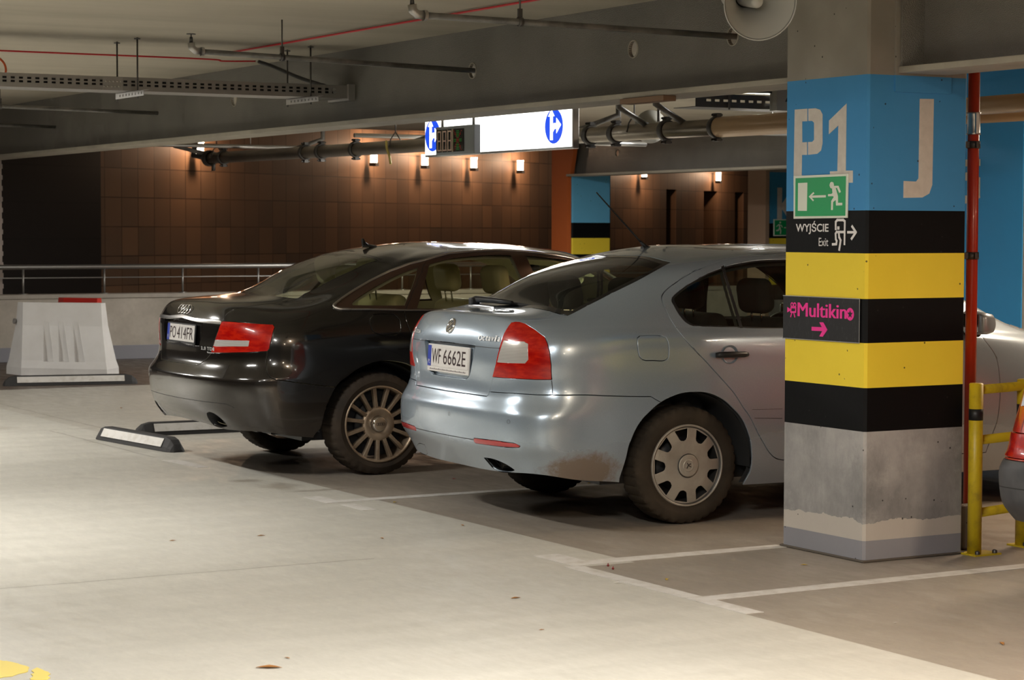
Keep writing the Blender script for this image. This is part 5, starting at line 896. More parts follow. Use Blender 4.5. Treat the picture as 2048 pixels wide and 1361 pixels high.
            n1=nb-tv; n1/=np.linalg.norm(n1,axis=1)[:,None]; verts+=[v1,v2]; norms+=[n1,-tv]
            ix={i:k for k,i in enumerate(bi)}; nbi=len(bi)
            for a,b,c in B:
                faces.append((a,k0+ix[a],k0+ix[b],b)); faces.append((k0+ix[a],k0+nbi+ix[a],k0+nbi+ix[b],k0+ix[b])); mi+=[rimmat]*2
        v=np.concatenate(verts); nn=np.concatenate(norms); nv=len(v)
        def half(sgn,k):   # local y is the LEFT side; skin s is outward to the right
            w=v.copy(); q=nn.copy(); w[:,1]*=-sgn; q[:,1]*=-sgn
            F=[tuple(i+k for i in (f if sgn<0 else f[::-1])) for f in faces]
            # skin normals are outward for s>0 ; mirroring flips the winding
            return w,q,F
        W=[];Q=[];F=[];MI=[]
        for sg,nm in ((1,'r'),(-1,'l')):
            if side in ('both',nm): w,q,f=half(sg,sum(map(len,W))); W.append(w);Q.append(q);F+=f;MI+=mi
        W=np.concatenate(W);Q=np.concatenate(Q)
        me=bpy.data.meshes.new(name); me.from_pydata(W.tolist(),[],F); mats=mats if isinstance(mats,(list,tuple)) else [mats]
        for mm in mats: me.materials.append(mm)
        me.polygons.foreach_set('material_index',[min(i,len(mats)-1) for i in MI]); me.polygons.foreach_set('use_smooth',[True]*len(F)); me.update()
        me.normals_split_custom_set_from_vertices([tuple(x) for x in Q])
        return link(name,me,parent or s.root,label=label)
    def recess(s,key,name,mats,depth,parent,side='both',axis=(1,0,0),soft=None):
        """a pocket pushed inwards along an axis with walls"""
        o=s.piece(key,name,mats,side,gap=0,rim=0,parent=parent,shift=np.array(axis)*depth,dark=0)
        me=o.data; b=bmesh.new(); b.from_mesh(me); bd=[e for e in b.edges if len(e.link_faces)==1 and not all(abs(v.co.y)<1e-5 for v in e.verts)]
        r=bmesh.ops.extrude_edge_only(b,edges=bd); vs=[g for g in r['geom'] if isinstance(g,bmesh.types.BMVert)]
        for v in vs: v.co-=Vector(axis)*depth
        for f in b.faces: f.smooth=False
        bmesh.ops.recalc_face_normals(b,faces=b.faces[:]); b.to_mesh(me); b.free(); return o
def paint(name,base,flake,rough,metal,dirt,dirtcol=(.16,.10,.05),zt=.42,coat=.9):
    m=mat(name,base,rough,metal,coat=coat,crough=.05); n=N(m); x,y,z=n.sep()
    f=n.noise(900,2,.5); c=n.mix(f,base,flake)
    # road dust rising from the sills and behind the wheels, plus one caked patch
    q=n.n('ShaderNodeMapRange'); q.inputs[1].default_value=zt+.28; q.inputs[2].default_value=.16; n.l(n.math('ADD',z,n.math('MULTIPLY',n.noise(2.2,2,.5,lo=.2,hi=.8),.14)),q.inputs[0])
    d=n.math('MULTIPLY',q.outputs[0],dirt); 
    m.node_tree.nodes['Principled BSDF']
    n.base(n.mix(d,c,dirtcol)); 
    r=n.math('ADD',n.math('MULTIPLY',d,.5),rough); n.rough(r); n.l(n.math('SUBTRACT',coat,n.math('MULTIPLY',d,coat)),n.b.inputs['Coat Weight'])
    return m,n,c,d
def glassmat(name,tint,refl=1.0,ior=1.45):
    m=bpy.data.materials.new(name); m.use_nodes=True; t=m.node_tree; t.nodes.clear(); o=t.nodes.new('ShaderNodeOutputMaterial'); a=t.nodes.new('ShaderNodeBsdfTransparent'); g=t.nodes.new('ShaderNodeBsdfGlossy'); x=t.nodes.new('ShaderNodeMixShader'); f=t.nodes.new('ShaderNodeFresnel')
    a.inputs[0].default_value=(*tint,1); g.inputs[0].default_value=(refl,refl,refl,1); g.inputs['Roughness'].default_value=.02; f.inputs[0].default_value=ior
    t.links.new(f.outputs[0],x.inputs[0]); t.links.new(a.outputs[0],x.inputs[1]); t.links.new(g.outputs[0],x.inputs[2]); t.links.new(x.outputs[0],o.inputs[0]); return m
m_chrome=mat('chrome',(.8,.8,.8),.08,1); m_satin=mat('satin_trim',(.62,.60,.58),.22,1)
m_letter=mat('silver_lettering',(.62,.62,.62),.35,.5)
m_seam_crease=mat('seam_and_crease_shade',(.01,.01,.01),.6)  # dark seams; also stands for the shade in creases and grooves
def lampmat(name,a,b,sc):
    m=mat(name,a,.12,0,coat=.55,crough=.03,spec=.3); n=N(m); f=n.noise(sc,3,stretch=(1,1,3),lo=.4,hi=.62); n.base(n.mix(f,a,b)); n.b.inputs['Roughness'].default_value=.25; return m
m_redlens=lampmat('red_lamp_lens',(.32,.002,.001),(.46,.012,.002),16); m_redref=mat('red_reflector',(.42,.015,.02),.2,coat=1)
m_clear=mat('clear_lamp_lens',(.62,.60,.57),.18,.35,coat=1); n=N(m_clear); x,y,z=n.sep(); n.base(n.mix(n.math('GREATER_THAN',n.math('FRACT',n.math('MULTIPLY',z,130.)),.55),(.72,.70,.67),(.42,.41,.40)))
m_plate=mat('number_plate_white',(.66,.64,.62),.35); m_plblue=mat('plate_blue',(.012,.04,.35),.4); m_plchar=mat('plate_characters',(.03,.012,.014),.4)
def plate(car,o,w,h,txt,frame,slope=0,label=None,split=(0,)):
    """number plate facing -x, centred at o"""
    x,y,z=o; R=Matrix.Rotation(slope,3,'Y')
    def P(b,x0,x1,y0,y1,z0,z1): return b.box(x0,x1,y0,y1,z0,z1,0,R,o)
    b=MB(); P(b,-.004,.006,-w/2-.008,w/2+.008,-h/2-.028,h/2+.008); fr=b.build('plate_frame',frame,car.root,bevel=.003)
    b=MB(); P(b,-.0065,-.002,-w/2,w/2,-h/2,h/2); p=b.build('number_plate',m_plate,car.root,bevel=.001,label=label)
    b=MB(); P(b,-.0075,-.006,w/2-.044,w/2,-h/2,h/2); b.build('country_strip',m_plblue,p)
    b=MB(); A=Vector((0,-1,0)); U=R@Vector((0,0,1)); O=Vector(o)+R@Vector((-.0078,0,0))
    for s,y0,ww in txt: text(b,s,O+A*(y0-w/2)+U*(-h*.36),A,U,ww,h*.72)
    b.build('characters',m_plchar,p,fix=False)
    b=MB(); text(b,'PL',O+A*(.010-w/2)+U*(-h*.38),A,U,.024,.022); b.build('country_letters',m_plate,p,fix=False)
    b=MB(); O2=O+R@Vector((.0034,0,0)); 
    for i in range(26): b.prism([(0,0),(.010,0),(.010,.006 if i%3 else .009),(0,.006)],O2+A*(.03+i*.018-w/2)+U*(-h/2-.019),A,U,-(A.cross(U)),.0008)
    b.build('frame_lettering',m_plchar if frame is m_plate else m_clear,fr); return p
def wheel(car,x,side,R,W,yo,kind,mt,mw,name='wheel'):
    """side -1 = right (towards the viewer); yo = outer face distance from the car centre"""
    o=Vector((x,side*yo,R)); a=Vector((0,side,0)); t=empty(name,tuple(o)); t.parent=car.root
    L=lambda d,r:(d,r)
    rim=.215 if kind=='cover' else .243
    b=MB(); pr=[(-W+.012,rim-.004),(-W+.004,rim+.03),(-W,R-.055),(-W+.008,R-.022),(-W+.022,R-.005),(-W+.05,R),(-.05,R),(-.022,R-.005),(-.008,R-.022),(0,R-.05),(-.002,rim+.035),(-.008,rim+.012),(-.016,rim-.002)]
    seg=144; V=[]; 
    for d,r in pr:
        sh=r>R-.03
        for j in range(seg):
            th=2*PI*j/seg; rr=r
            if sh and (j%4==0): rr=r-(.008 if r>R-.006 else .005)
            if r>=R-.001 and (j%4==2): rr=r-.004
            q=o+a*d+Vector((math.cos(th)*rr,0,math.sin(th)*rr)); q.z=max(q.z,.0); V.append(q)
    F=[(i*seg+j,i*seg+(j+1)%seg,(i+1)*seg+(j+1)%seg,(i+1)*seg+j) for i in range(len(pr)-1) for j in range(seg)]
    b.add([p-o for p in V],F,0,True); ty=b.build('tyre',mt,t)
    md=ty.modifiers.new('w','EDGE_SPLIT'); md.split_angle=math.radians(42)
    cx=Vector((0,0,0)); A=a
    b=MB(); b.lathe([(-.012,rim+.004),(-.004,rim+.001),(-.006,rim-.008),(-.03,rim-.016),(-.11,rim-.022),(-W+.02,rim-.01)],cx,A,64); b.build('rim_barrel',mw if kind!='cover' else m_dsteel,t)
    b=MB(); b.lathe([(-.12,.001),(-.12,rim-.03)],cx,A,48); b.lathe([(-.095,.03),(-.095,.14),(-.105,.145),(-.115,.145)],cx,A,40); b.build('brake_disc',m_black,t)
    if kind=='cover':
        b=MB(); n9=9; O=cx
        outer=circle(0,0,rim-.001,90); holes=[]
        for k in range(n9):
            c0=2*PI*(k+.5)/n9+.0; hp=[]
            for rr,w in ((.198,.040),(.185,.036),(.165,.029),(.150,.024),(.140,.017),(.134,.0)):
                hp.append((rr,w))
            P=[(rr,w) for rr,w in hp]+[(rr,-w) for rr,w in hp[-2::-1]]
            holes.append([(r_*math.cos(c0+w_/r_),r_*math.sin(c0+w_/r_)) for r_,w_ in P])
        V0=len(b.v); holed(b,outer,holes,cx,(1,0,0),(0,0,1),A,.004)
        for i in range(V0,len(b.v)):
            v=b.v[i]; r=math.hypot(v[0],v[2]); th=math.atan2(v[2],v[0]); dome=-.004-.02*(r/rim)**3+ (.004 if r<.13 else 0); b.v[i]=(v[0],v[1]+side*(dome),v[2])
        b.build('wheel_cover',mw,t,bevel=.0025)
        b=MB(); b.lathe([(-.006,rim-.006),(.0,rim-.002),(-.002,rim+.004),(-.012,rim+.006)],cx,A,72); b.build('cover_edge',m_alu if 0 else mw,t)
        b=MB(); b.lathe([(.0065,.062),(.005,.0635),(.0035,.065)],cx,A,40); b.build('cap_groove',m_black,t)
        b=MB(); b.lathe([(.0,.060),(.006,.060),(.008,.055),(.006,.036),(.008,.031),(.010,.0295),(.007,.026),(.008,.020),(.010,.001)],cx,A,40); cp=b.build('centre_cap',mw,t)
        b=MB()
        for q in stroke([(-.012,-.012),(-.004,.004),(.010,.010)],.006)+stroke([(-.004,.004),(-.010,.014)],.005)+stroke([(.0,.0),(.012,-.006)],.005): b.prism(q,cx+A*.0105,(1,0,0),(0,0,1),A,.001)
        b.build('cap_emblem',m_dsteel,cp)
    else:
        n=15
        b=MB()
        for k in range(n):
            c0=2*PI*k/n+.05; ca,sa=math.cos(c0),math.sin(c0)
            def pt(r,w,d): return (r*ca-w*sa,side*d,r*sa+w*ca)
            V=[pt(.095,.0125,-.030),pt(.095,-.0125,-.030),pt(.150,.0095,-.022),pt(.150,-.0095,-.022),pt(rim-.006,.0125,-.016),pt(rim-.006,-.0125,-.016)]
            V+=[pt(.095,.015,-.06),pt(.095,-.015,-.06),pt(.150,.013,-.055),pt(.150,-.013,-.055),pt(rim-.008,.015,-.05),pt(rim-.008,-.015,-.05)]
            b.add(V,[(0,2,3,1),(2,4,5,3),(0,6,8,2),(2,8,10,4),(1,3,9,7),(3,5,11,9),(4,10,11,5),(6,7,9,8),(8,9,11,10)])
        b.build('spokes',mw,t,bevel=.002)
        b=MB(); b.lathe([(-.05,.112),(-.034,.110),(-.028,.103),(-.026,.085),(-.036,.060),(-.040,.052)],cx,A,60); b.build('hub',mw,t)
        b=MB(); b.lathe([(-.040,.051),(-.018,.050),(-.010,.046),(-.008,.042)],cx,A,40); b.build('cap_ring',m_chrome,t)
        b=MB(); b.lathe([(-.008,.042),(-.006,.038),(-.006,.001)],cx,A,40); cp=b.build('centre_cap',mw,t)
        b=MB()
        for k in range(4): b.prism(circle(-.021+.014*k,0,.009,16),cx+A*-.006,(1,0,0),(0,0,1),A,.0005) if 0 else holed(b,circle(-.021+.014*k,0,.0095,16),[circle(-.021+.014*k,0,.0072,16)],cx+A*-.0058,(1,0,0),(0,0,1),A,.0008)
        b.build('cap_emblem',m_satin,cp)
    return t
def seat(car,x,y,w,m,head=True,back_h=.58,lean=.32,z=.50,nm='seat',hz=0):
    t=empty(nm,(x,y,z)); t.parent=car.root
    rbox('cushion',m,t,(.02,0,-.02),(.50,w,.20),.06,ry=-.12)
    rbox('backrest',m,t,(-.24-.10,0,back_h/2+.02),(.16,w,back_h),.065,ry=-lean)
    if head:
        bx=-.34-math.sin(lean)*back_h*.60-.03; bz=back_h+.13+hz
        rbox('headrest',m,t,(bx,0,bz),(.12,.27,.20),.055,ry=-lean*.5)
        b=MB()
        for s in (-.05,.05): b.tube([(bx,s,bz-.05),(bx+.02,s,bz-.19)],.006,8)
        b.build('headrest_stalks',m_chrome,t)
    return t
def interior(car,ms,mt,cfg):
    # floor pan, dash, shelf, seats
    b=MB(); b.box(-.45,cfg['dash'],-.70,.70,.22,.30); b.box(-.62,-.40,-.60,.60,.26,cfg['shelf']-.30); b.build('floor_pan',m_black,car.root)
    b=MB(); prism2(b,[(cfg['dash']-.28,.62),(cfg['dash']-.30,.90),(cfg['dash']-.10,.985),(cfg['dash']+.34,.99),(cfg['dash']+.34,.62)],-.68,.68); b.build('dashboard',m_black if cfg.get('dark') else mt,car.root,bevel=.02)
    b=MB(); b.box(cfg['shelfx'][0],cfg['shelfx'][1],-.60,.60,cfg['shelf']-.025,cfg['shelf']); b.build('parcel_shelf',mt,car.root,bevel=.008)
    for y in (-.36,.36): seat(car,cfg['rx'],y,.56,ms,back_h=cfg['rb'],lean=.42,z=.48,nm='rear_seat',hz=cfg.get('rh',0))
    seat(car,cfg['rx'],0,.2,ms,nm='rear_seat',back_h=cfg['rb'],lean=.42,z=.48,head=cfg.get('mid',True),hz=-.04)
    for y in (-.37,.37): seat(car,cfg['fx'],y,.50,ms,back_h=.60,lean=.34,z=.47,nm='front_seat',hz=cfg.get('fh',0))
    b=MB(); c=Vector((cfg['dash']-.42,.37,.90)); a=Vector((-.88,0,.47)).normalized(); e=Vector((0,1,0)); g=a.cross(e)
    b.tube([c+(e*math.cos(q)+g*math.sin(q))*.185 for q in [2*PI*i/32 for i in range(33)]],.014,8,cap=False); b.tube([c-e*.18,c,c+e*.18],.013,6); b.tube([c,c-a*.2],.03,8); b.build('steering_wheel',m_black,car.root)
def underbody(car,xs,xe,wheels,R,half,m,rearbox=True):
    b=MB(); lo=min(wheels);hi=max(wheels)
    for x0,x1,w in ((xs,lo-R,half-.10),(lo-R,lo+R,.56),(lo+R,hi-R,half-.06),(hi-R,hi+R,.56),(hi+R,xe,half-.2)): b.box(x0,x1,-w,w,.30,.34)
    b.box(xs+.05,-R,-.40,.40,.27,.31); b.build('underbody',m_black,car.root)
    for x in wheels:
        for s in (-1,1):
            b=MB(); pr=[]; k=20
            for y,r in ((s*.56,R),(s*(half-.035),R)):
                pr.append([(x+math.cos(PI*i/k*1.04-.02*PI)*r,y,.315+math.sin(PI*i/k*1.04-.02*PI)*r) for i in range(k+1)])
            V=pr[0]+pr[1]; F=[(i,i+1,k+2+i,k+1+i) for i in range(k)]; b.add(V,F,0,True)
            b.add(pr[0],[tuple(range(k+1))]); b.build('wheel_arch_liner',m,car.root)
def lettering(c,txt,s0,z,w,h,name,gap=.12,bold=.012):
    b=MB(); ws=[max(.32,text_polys(ch,bold)[2][0]) if ch!=' ' else .3 for ch in txt]; tot=sum(ws)+gap*(len(txt)-1); x=s0; H0=text_polys('O',bold)[2][1]
    for ch,cw in zip(txt,ws):
        k=w/tot; cwid=cw*k
        if ch!=' ':
            p,nn,A_,U_=onface(c,x+cwid/2,z+h/2); v,f,mx=text_polys(ch,bold); hh=h*mx[1]/H0*(1.28 if ch in 'ctavi' and len(txt)==7 and txt[0]=='O' else 1)
            for l in (.002,.0042): text(b,ch,p+nn*l-A_*cwid/2-U_*h/2,A_,U_,cwid,hh,bold=bold)
        x+=cwid+gap*k
    return b.build(name,m_letter,c.root,fix=False)
# ------------------------------------------------------------------ silver liftback
m_silver,nS,cS,dS=paint('silver_blue_metallic',(.30,.375,.455),(.40,.475,.55),.30,.50,.25,(.22,.17,.12),zt=.30)
x,y,z=nS.sep(); e=nS.math('ADD',nS.math('POWER',nS.math('DIVIDE',nS.math('ADD',x,.63),.25),2.),nS.math('POWER',nS.math('DIVIDE',nS.math('SUBTRACT',z,.31),.125),2.))
q=nS.n('ShaderNodeMapRange'); q.inputs[1].default_value=1.15; q.inputs[2].default_value=.55; nS.l(nS.math('ADD',e,nS.math('MULTIPLY',nS.noise(16,6,.75),.45)),q.inputs[0])
side=nS.math('LESS_THAN',y,-.6); cake=nS.math('MULTIPLY',nS.math('MULTIPLY',q.outputs[0],side),.80); tot=nS.math('MAXIMUM',dS,cake)
nS.base(nS.mix(tot,cS,(.20,.125,.06))); nS.rough(nS.math('ADD',nS.math('MULTIPLY',tot,.5),.26)); nS.l(nS.math('SUBTRACT',.9,nS.math('MULTIPLY',tot,.9)),nS.b.inputs['Coat Weight'])
m_tyreS=mat('dusty_tyre',rough=.85,spec=.2); n=N(m_tyreS); n.base(n.mix(n.noise(4,5,lo=.3,hi=.7),(.022,.018,.014),(.060,.046,.032)))
m_cover=mat('wheel_cover_plastic',rough=.42,metal=.35); n=N(m_cover); n.base(n.mix(n.noise(5,5),(.30,.27,.23),(.42,.39,.34)))
m_lining_d=mat('dark_cabin_trim',(.035,.036,.037),.8); m_seat_d=mat('dark_seat_cloth',(.018,.018,.019),.9)
g_side=glassmat('tinted_side_glass',(.80,.85,.74)); g_rear=glassmat('rear_screen_glass',(.72,.78,.66))
c=Car('car',(6.641,10.449,0),-3.4,OCT_GRID,'silver-blue liftback car parked next to the striped pillar'); L=OCT_LINES; OC=c
def archpoly(c,pts): P=list(pts); return [(P[0][0],0)]+P+[(P[-1][0],0)]
c.poly('arch',archpoly(c,L['arch']))
def invs(S,x,z):
    u=np.linspace(0,S.U,400);v=np.linspace(0,S.V*.55,160);A,B=np.meshgrid(u,v,indexing='ij');P=S.at(A.ravel(),B.ravel());d=np.hypot(P[:,0]-x,P[:,2]-z)+(P[:,1]<.6);i=d.argmin();return (A.ravel()[i],B.ravel()[i])
fw=[(2.578+.385*math.cos(t),.315+.39*math.sin(t)) for t in [PI*1.06-PI*1.12*i/22 for i in range(23)]]
c.poly('arch',archpoly(c,[invs(c.S,*p) for p in fw]))
inset=lambda P,d:[tuple(np.array(p)+(np.mean(P,0)-np.array(p))/np.linalg.norm(np.mean(P,0)-np.array(p))*d) for p in P]
c.poly('exhaust',L['exh']); c.poly('recess',L['recess'])
c.poly('clear',L['clear']); c.poly('lamp',L['lamp']); c.poly('refl',L['refl']); c.poly('fuel',L['fuel'])
def shrink(P,d):
    """offset a closed outline inwards by d"""
    P=np.array(P); n=len(P); ar=sum(P[i][0]*P[(i+1)%n][1]-P[(i+1)%n][0]*P[i][1] for i in range(n)); sg=1 if ar>0 else -1; out=[]
    for i in range(n):
        a=P[i]-P[i-1]; b=P[(i+1)%n]-P[i]; na=np.array([-a[1],a[0]])/(np.linalg.norm(a)+1e-9)*sg; nb=np.array([-b[1],b[0]])/(np.linalg.norm(b)+1e-9)*sg; m=na+nb; m/=max(.6,(1+na@nb)); out.append(tuple(P[i]+m*d))
    return out
def cutside(P,umin): return [(max(a,umin),b) for a,b in P]
G_=shrink(L['rglass'],.045); G_=[(0 if L['rglass'][i][0]<1e-4 else g[0],g[1]) for i,g in enumerate(G_)]
c.poly('rglass',G_); c.poly('rfrit',L['rglass'])
for q_ in stroke(L['bar'],.020): c.poly('winbar',q_)
c.poly('sglass',shrink(L['win'],.020)); c.poly('seal',L['win']); c.poly('fglass',shrink(L['fwin'],.018)); c.poly('seal',L['fwin'])
c.poly('wshield',L['wshield']); c.poly('hlamp',L['hlamp']); c.poly('grille',L['grille'])
c.poly('door',L['door']); c.poly('fdoor',L['fdoor']); c.poly('lid',L['lid']); c.poly('bumper',[(0,0)]+L['bumper'][0:1]+L['bumper'][1:]+[(L['arch'][0][0]+.1,0)]); c.poly('hood',L['hood'])
for k,w in (('slit',.006),('crease',.0035),('vg',.004),('groove1',.003),('groove2',.003)): c.strip(L[k],w)  # lid crease and door grooves: their shade is painted as dark strips
c.creases=[float(c.S.vk[i]+d) for i in (2,3,4,5,8,9,10,11) for d in (0,)]+[float(c.S.vk[i]+c.S.vk[i+1])/2 for i in (2,4,8,10)]
c.cut()
MS=[m_silver,m_seam_crease]
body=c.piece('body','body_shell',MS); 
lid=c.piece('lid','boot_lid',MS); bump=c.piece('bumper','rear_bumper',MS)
rec=c.recess('recess','plate_recess',[m_silver],.026,lid)
c.piece('exhaust','rear_bumper_infill',[m_silver],'l',rim=0,gap=0); 
ex=c.recess('exhaust','exhaust_opening',[m_black],.09,bump,'r')
b=MB(); b.tube([(-.90,-.43,.315),(-.72,-.43,.33)],.024,16); b.lathe([(0,.024),(.004,.019),(.08,.019)],(-.90,-.43,.315),(1,0,0),16); b.build('tail_pipe',m_dsteel,c.root)
for sd in 'rl':
    lp=c.piece('lamp','tail_lamp',m_redlens,sd,off=.003,rim=.02,gap=.001); c.piece('clear','clear_lens',m_clear,sd,off=.0035,gap=-.0005,parent=lp)
    c.piece('refl','bumper_reflector',m_redref,sd,off=.001,gap=.0005,parent=bump)
    c.piece('fuel','fuel_flap',MS,sd) if sd=='r' else c.piece('fuel','body_panel',MS,sd,gap=0,rim=0)
    d=c.piece('door','rear_door',MS,sd); d2=c.piece('fdoor','front_door',MS,sd)
    c.piece('sglass','rear_side_glass',g_side,sd,off=-.004,rim=0); c.piece('fglass','front_side_glass',g_side,sd,off=-.004,rim=0)
    c.piece(['winbar','seal'],'window_seal',m_black,sd,off=-.0015,gap=0,rim=.004)
    # handle
    s_=-1 if sd=='r' else 1
    b=MB(); b.tube([(.145,s_*.895,.905),(.165,s_*.906,.906),(.24,s_*.912,.906),(.32,s_*.906,.905),(.345,s_*.895,.904)],[.012,.016,.0165,.016,.012],14); b.build('door_handle',m_black,d)
    b=MB(); b.lathe([(.003,.050),(.0,.047),(-.010,.036),(-.012,.001)],(.245,s_*.8805,.905),(0,s_,0),32); o=b.build('handle_cup',m_silver,d)
    # mirror
    M_=empty('door_mirror',(1.87,s_*.93,1.05)); M_.parent=c.root
    b=MB(); V=[]
    for x_,h_,w_ in ((-.06,.070,.105),(-.02,.074,.110),(.035,.062,.095),(.075,.030,.060)):
        V+=[(x_,-s_*w_*.72,-h_),(x_,s_*w_,-h_*.85),(x_,s_*w_*.92,h_*.75),(x_,-s_*w_*.78,h_)]
    b.add(V,[(i*4+j,i*4+(j+1)%4,(i+1)*4+(j+1)%4,(i+1)*4+j) for i in range(3) for j in range(4)]+[(3,2,1,0),(12,13,14,15)])
    o=b.build('mirror_housing',m_silver,M_,bevel=.022,seg=4)
    for p_ in o.data.polygons: p_.use_smooth=True
    b=MB(); b.box(-.0625,-.0605,-.070,.070,-.050,.050); b.build('mirror_glass',m_chrome,M_,bevel=.001)
    b=MB(); b.box(-.03,.03,min(-s_*.14,-s_*.02),max(-s_*.14,-s_*.02),-.085,-.045); b.build('mirror_arm',m_black,M_,bevel=.01)
c.piece('rglass','rear_screen',g_rear,off=-.003,rim=0); c.piece('rfrit','rear_screen_border',m_blackg,off=-.001,gap=0,rim=.004)
c.piece('wshield','windscreen',g_side,off=-.003,rim=.004); c.piece('hood','bonnet',MS); c.piece('hlamp','headlamp',m_clear,off=.001); c.piece('grille','grille',m_black,off=-.004)
c.piece(['body','lid','door','fdoor','bumper','hood','fuel','lamp','clear','refl','recess','grille','hlamp','rfrit','seal','winbar'],'cabin_lining',m_lining_d,off=-.045,rim=0)
interior(c,m_seat_d,m_lining_d,dict(dash=1.75,shelf=.98,shelfx=(-.55,-.10),rx=.42,rb=.60,fx=1.22,dark=1,mid=False))
underbody(c,-.80,3.2,(0,2.578),.395,.885,m_lining_d)
for x_ in (0,2.578):
    for s_ in (-1,1): wheel(c,x_,s_,.316,.205,.8575,'cover',m_tyreS,m_cover)
plate(c,(-1.0,.015,.872),.52,.114,[('WF',.055,.115),('6662E',.205,.285)],m_plate,slope=.06,label='Polish number plate with a blue strip')
# emblem, lettering, wiper, aerial, sensors
def surfpt(c,y,z):   # point on the rear skin at lateral s, height z
    S=c.S; u=np.linspace(0,S.U*.25,200);v=np.linspace(0,S.V*.6,200);A,B=np.meshgrid(u,v,indexing='ij');P=S.at(A.ravel(),B.ravel());d=np.hypot(P[:,1]-abs(y),P[:,2]-z);i=d.argmin(); n_=S.nrm(A.ravel()[i:i+1],B.ravel()[i:i+1])[0]*c.sg
    p=P[i]; g=1 if y>0 else -1; return Vector((p[0],-g*p[1],z)),Vector((n_[0],-g*n_[1],n_[2])).normalized()
def onface(c,s,z):
    p,nn=surfpt(c,s if s else 1e-6,z); A=Vector((0,-1,0)); A=(A-nn*A.dot(nn)).normalized(); U=nn.cross(A)*-1
    if U.z<0: U=-U
    return p,nn,A,U
p,nn,A_,U_=onface(c,.0,1.045)
t=empty('badge',tuple(p)); t.parent=c.root
b=MB(); b.lathe([(.0,.044),(.006,.043),(.008,.038),(.004,.032)],nn*0,nn,40); b.build('badge_ring',m_chrome,t)
b=MB(); b.lathe([(.004,.035),(.0045,.001)],nn*0,nn,40); b.build('badge_field',m_black,t)
b=MB()
for P in ([(-.024,-.012),(-.006,-.004),(.012,.004),(.024,.020),(.006,.016),(-.010,.008)],[(-.02,-.024),(.0,-.018),(.016,-.006),(.022,-.016),(.004,-.028)],[(-.018,.006),(-.012,.022),(.0,.028),(-.008,.012)]): b.prism(P,nn*.005,A_,U_,nn,.0015)
b.build('badge_wing',m_chrome,t)
lettering(c,'Octavia',.352,.982,.20,.027,'model_lettering')
lettering(c,'ŠKODA',-.56,.985,.15,.022,'maker_lettering')
for s_ in (-.33,.12,.70,-.68):
    p,nn,A_,U_=onface(c,s_,.575); b=MB(); b.lathe([(.0005,.0115),(.0012,.0105),(.0005,.0098)],p,nn,20); b.build('parking_sensor',m_dsteel,bump)
t=empty('rear_wiper',(-.70,.0,1.16)); t.parent=c.root
b=MB(); b.tube([(-.70+.70,.20,.02),(-.02,.05,.012),(.02,-.20,-.002),(.10,-.44,-.028)] if 0 else [(-.045,.235,.012),(-.035,.22,.022),(-.02,.05,.020),(.01,-.14,.012)],[.022,.019,.016,.010],12); b.build('wiper_arm',m_black,t,fix=True)
b=MB(); b.box(-.075,-.02,.20,.245,-.01,.03); b.build('wiper_hub',m_black,t,bevel=.008)
b=MB(); b.tube([(.025,.12,.006),(.045,-.14,.004),(.095,-.34,-.012),(.13,-.44,-.022)],[.006,.009,.007,.005],10); b.build('wiper_blade',m_rubber,t)
t=empty('roof_aerial',(.24,0,1.458)); t.parent=c.root
b=MB(); b.tube([(-.035,0,-.002),(.03,0,.0),(.0,0,.012)],[.022,.016,.012],16); b.tube([(0,0,.005),(-.045,0,.045)],[.014,.007],14); b.build('aerial_base',m_black,t)
b=MB(); P=[Vector((-.045,0,.045))+Vector((-.72,0,.695))*.40*i/40*1.0 for i in range(41)]; b.tube(P,[.0058-.0026*i/40+(.0010 if i%2 else 0) for i in range(41)],8); b.build('aerial_mast',m_black,t)
b=MB(); b.box(.455,.56,-.762,-.758,1.068,1.10); b.build('window_sticker',m_scrap,c.root) if 0 else None
# ------------------------------------------------------------------ black saloon
m_blk,nB,cB,dB=paint('black_pearl_paint',(.006,.005,.0048),(.012,.010,.008),.16,.2,.36,(.075,.058,.045),zt=.55,coat=1.0)
m_tyreB=mat('winter_tyre',rough=.8,spec=.2); n=N(m_tyreB); n.base(n.mix(n.noise(4,5,lo=.3,hi=.7),(.022,.018,.015),(.055,.040,.028)))
m_alloy=mat('dusty_alloy',rough=.42,metal=.6); n=N(m_alloy); n.base(n.mix(n.noise(7,5),(.25,.18,.12),(.42,.33,.24)))
m_frame_refl=mat('frame_brown_reflection',(.11,.065,.045),.28,.7); m_cream=mat('cream_leather',(.62,.57,.33),.5); m_creamt=mat('cream_cabin_trim',(.62,.59,.42),.7)  # dark window frame with its brown reflection put into the base colour
g_aud=glassmat('saloon_side_glass',(.86,.86,.74)); g_audr=glassmat('saloon_rear_glass',(.84,.90,.76))
c=Car('car',(6.24,13.419,0),-2.0,AUD_GRID,'black saloon car with red square tail lamps, parked farther away'); L=AUD_LINES; AC=c
c.poly('arch',archpoly(c,L['arch']))
fw=[(2.843+.395*math.cos(t),.325+.40*math.sin(t)) for t in [PI*1.06-PI*1.12*i/22 for i in range(23)]]
c.poly('arch',archpoly(c,[invs(c.S,*p) for p in fw]))
c.poly('exhaust',L['exh']); c.poly('recess',L['recess']); c.poly('chrome',L['chrome']); c.poly('clear',L['clear']); c.poly('lamp',L['lamp']); c.poly('fuel',L['fuel'])
G_=shrink(L['rglass'],.022); G_=[(0 if L['rglass'][i][0]<1e-4 else g[0],g[1]) for i,g in enumerate(G_)]
c.poly('rglass',G_); c.poly('rfrit',L['rglass'])
c.poly('qglass',shrink(L['q'],.006)); c.poly('sglass',shrink(L['dw'],.008)); c.poly('fglass',shrink(L['fw'],.008)); c.poly('frame',L['win'])
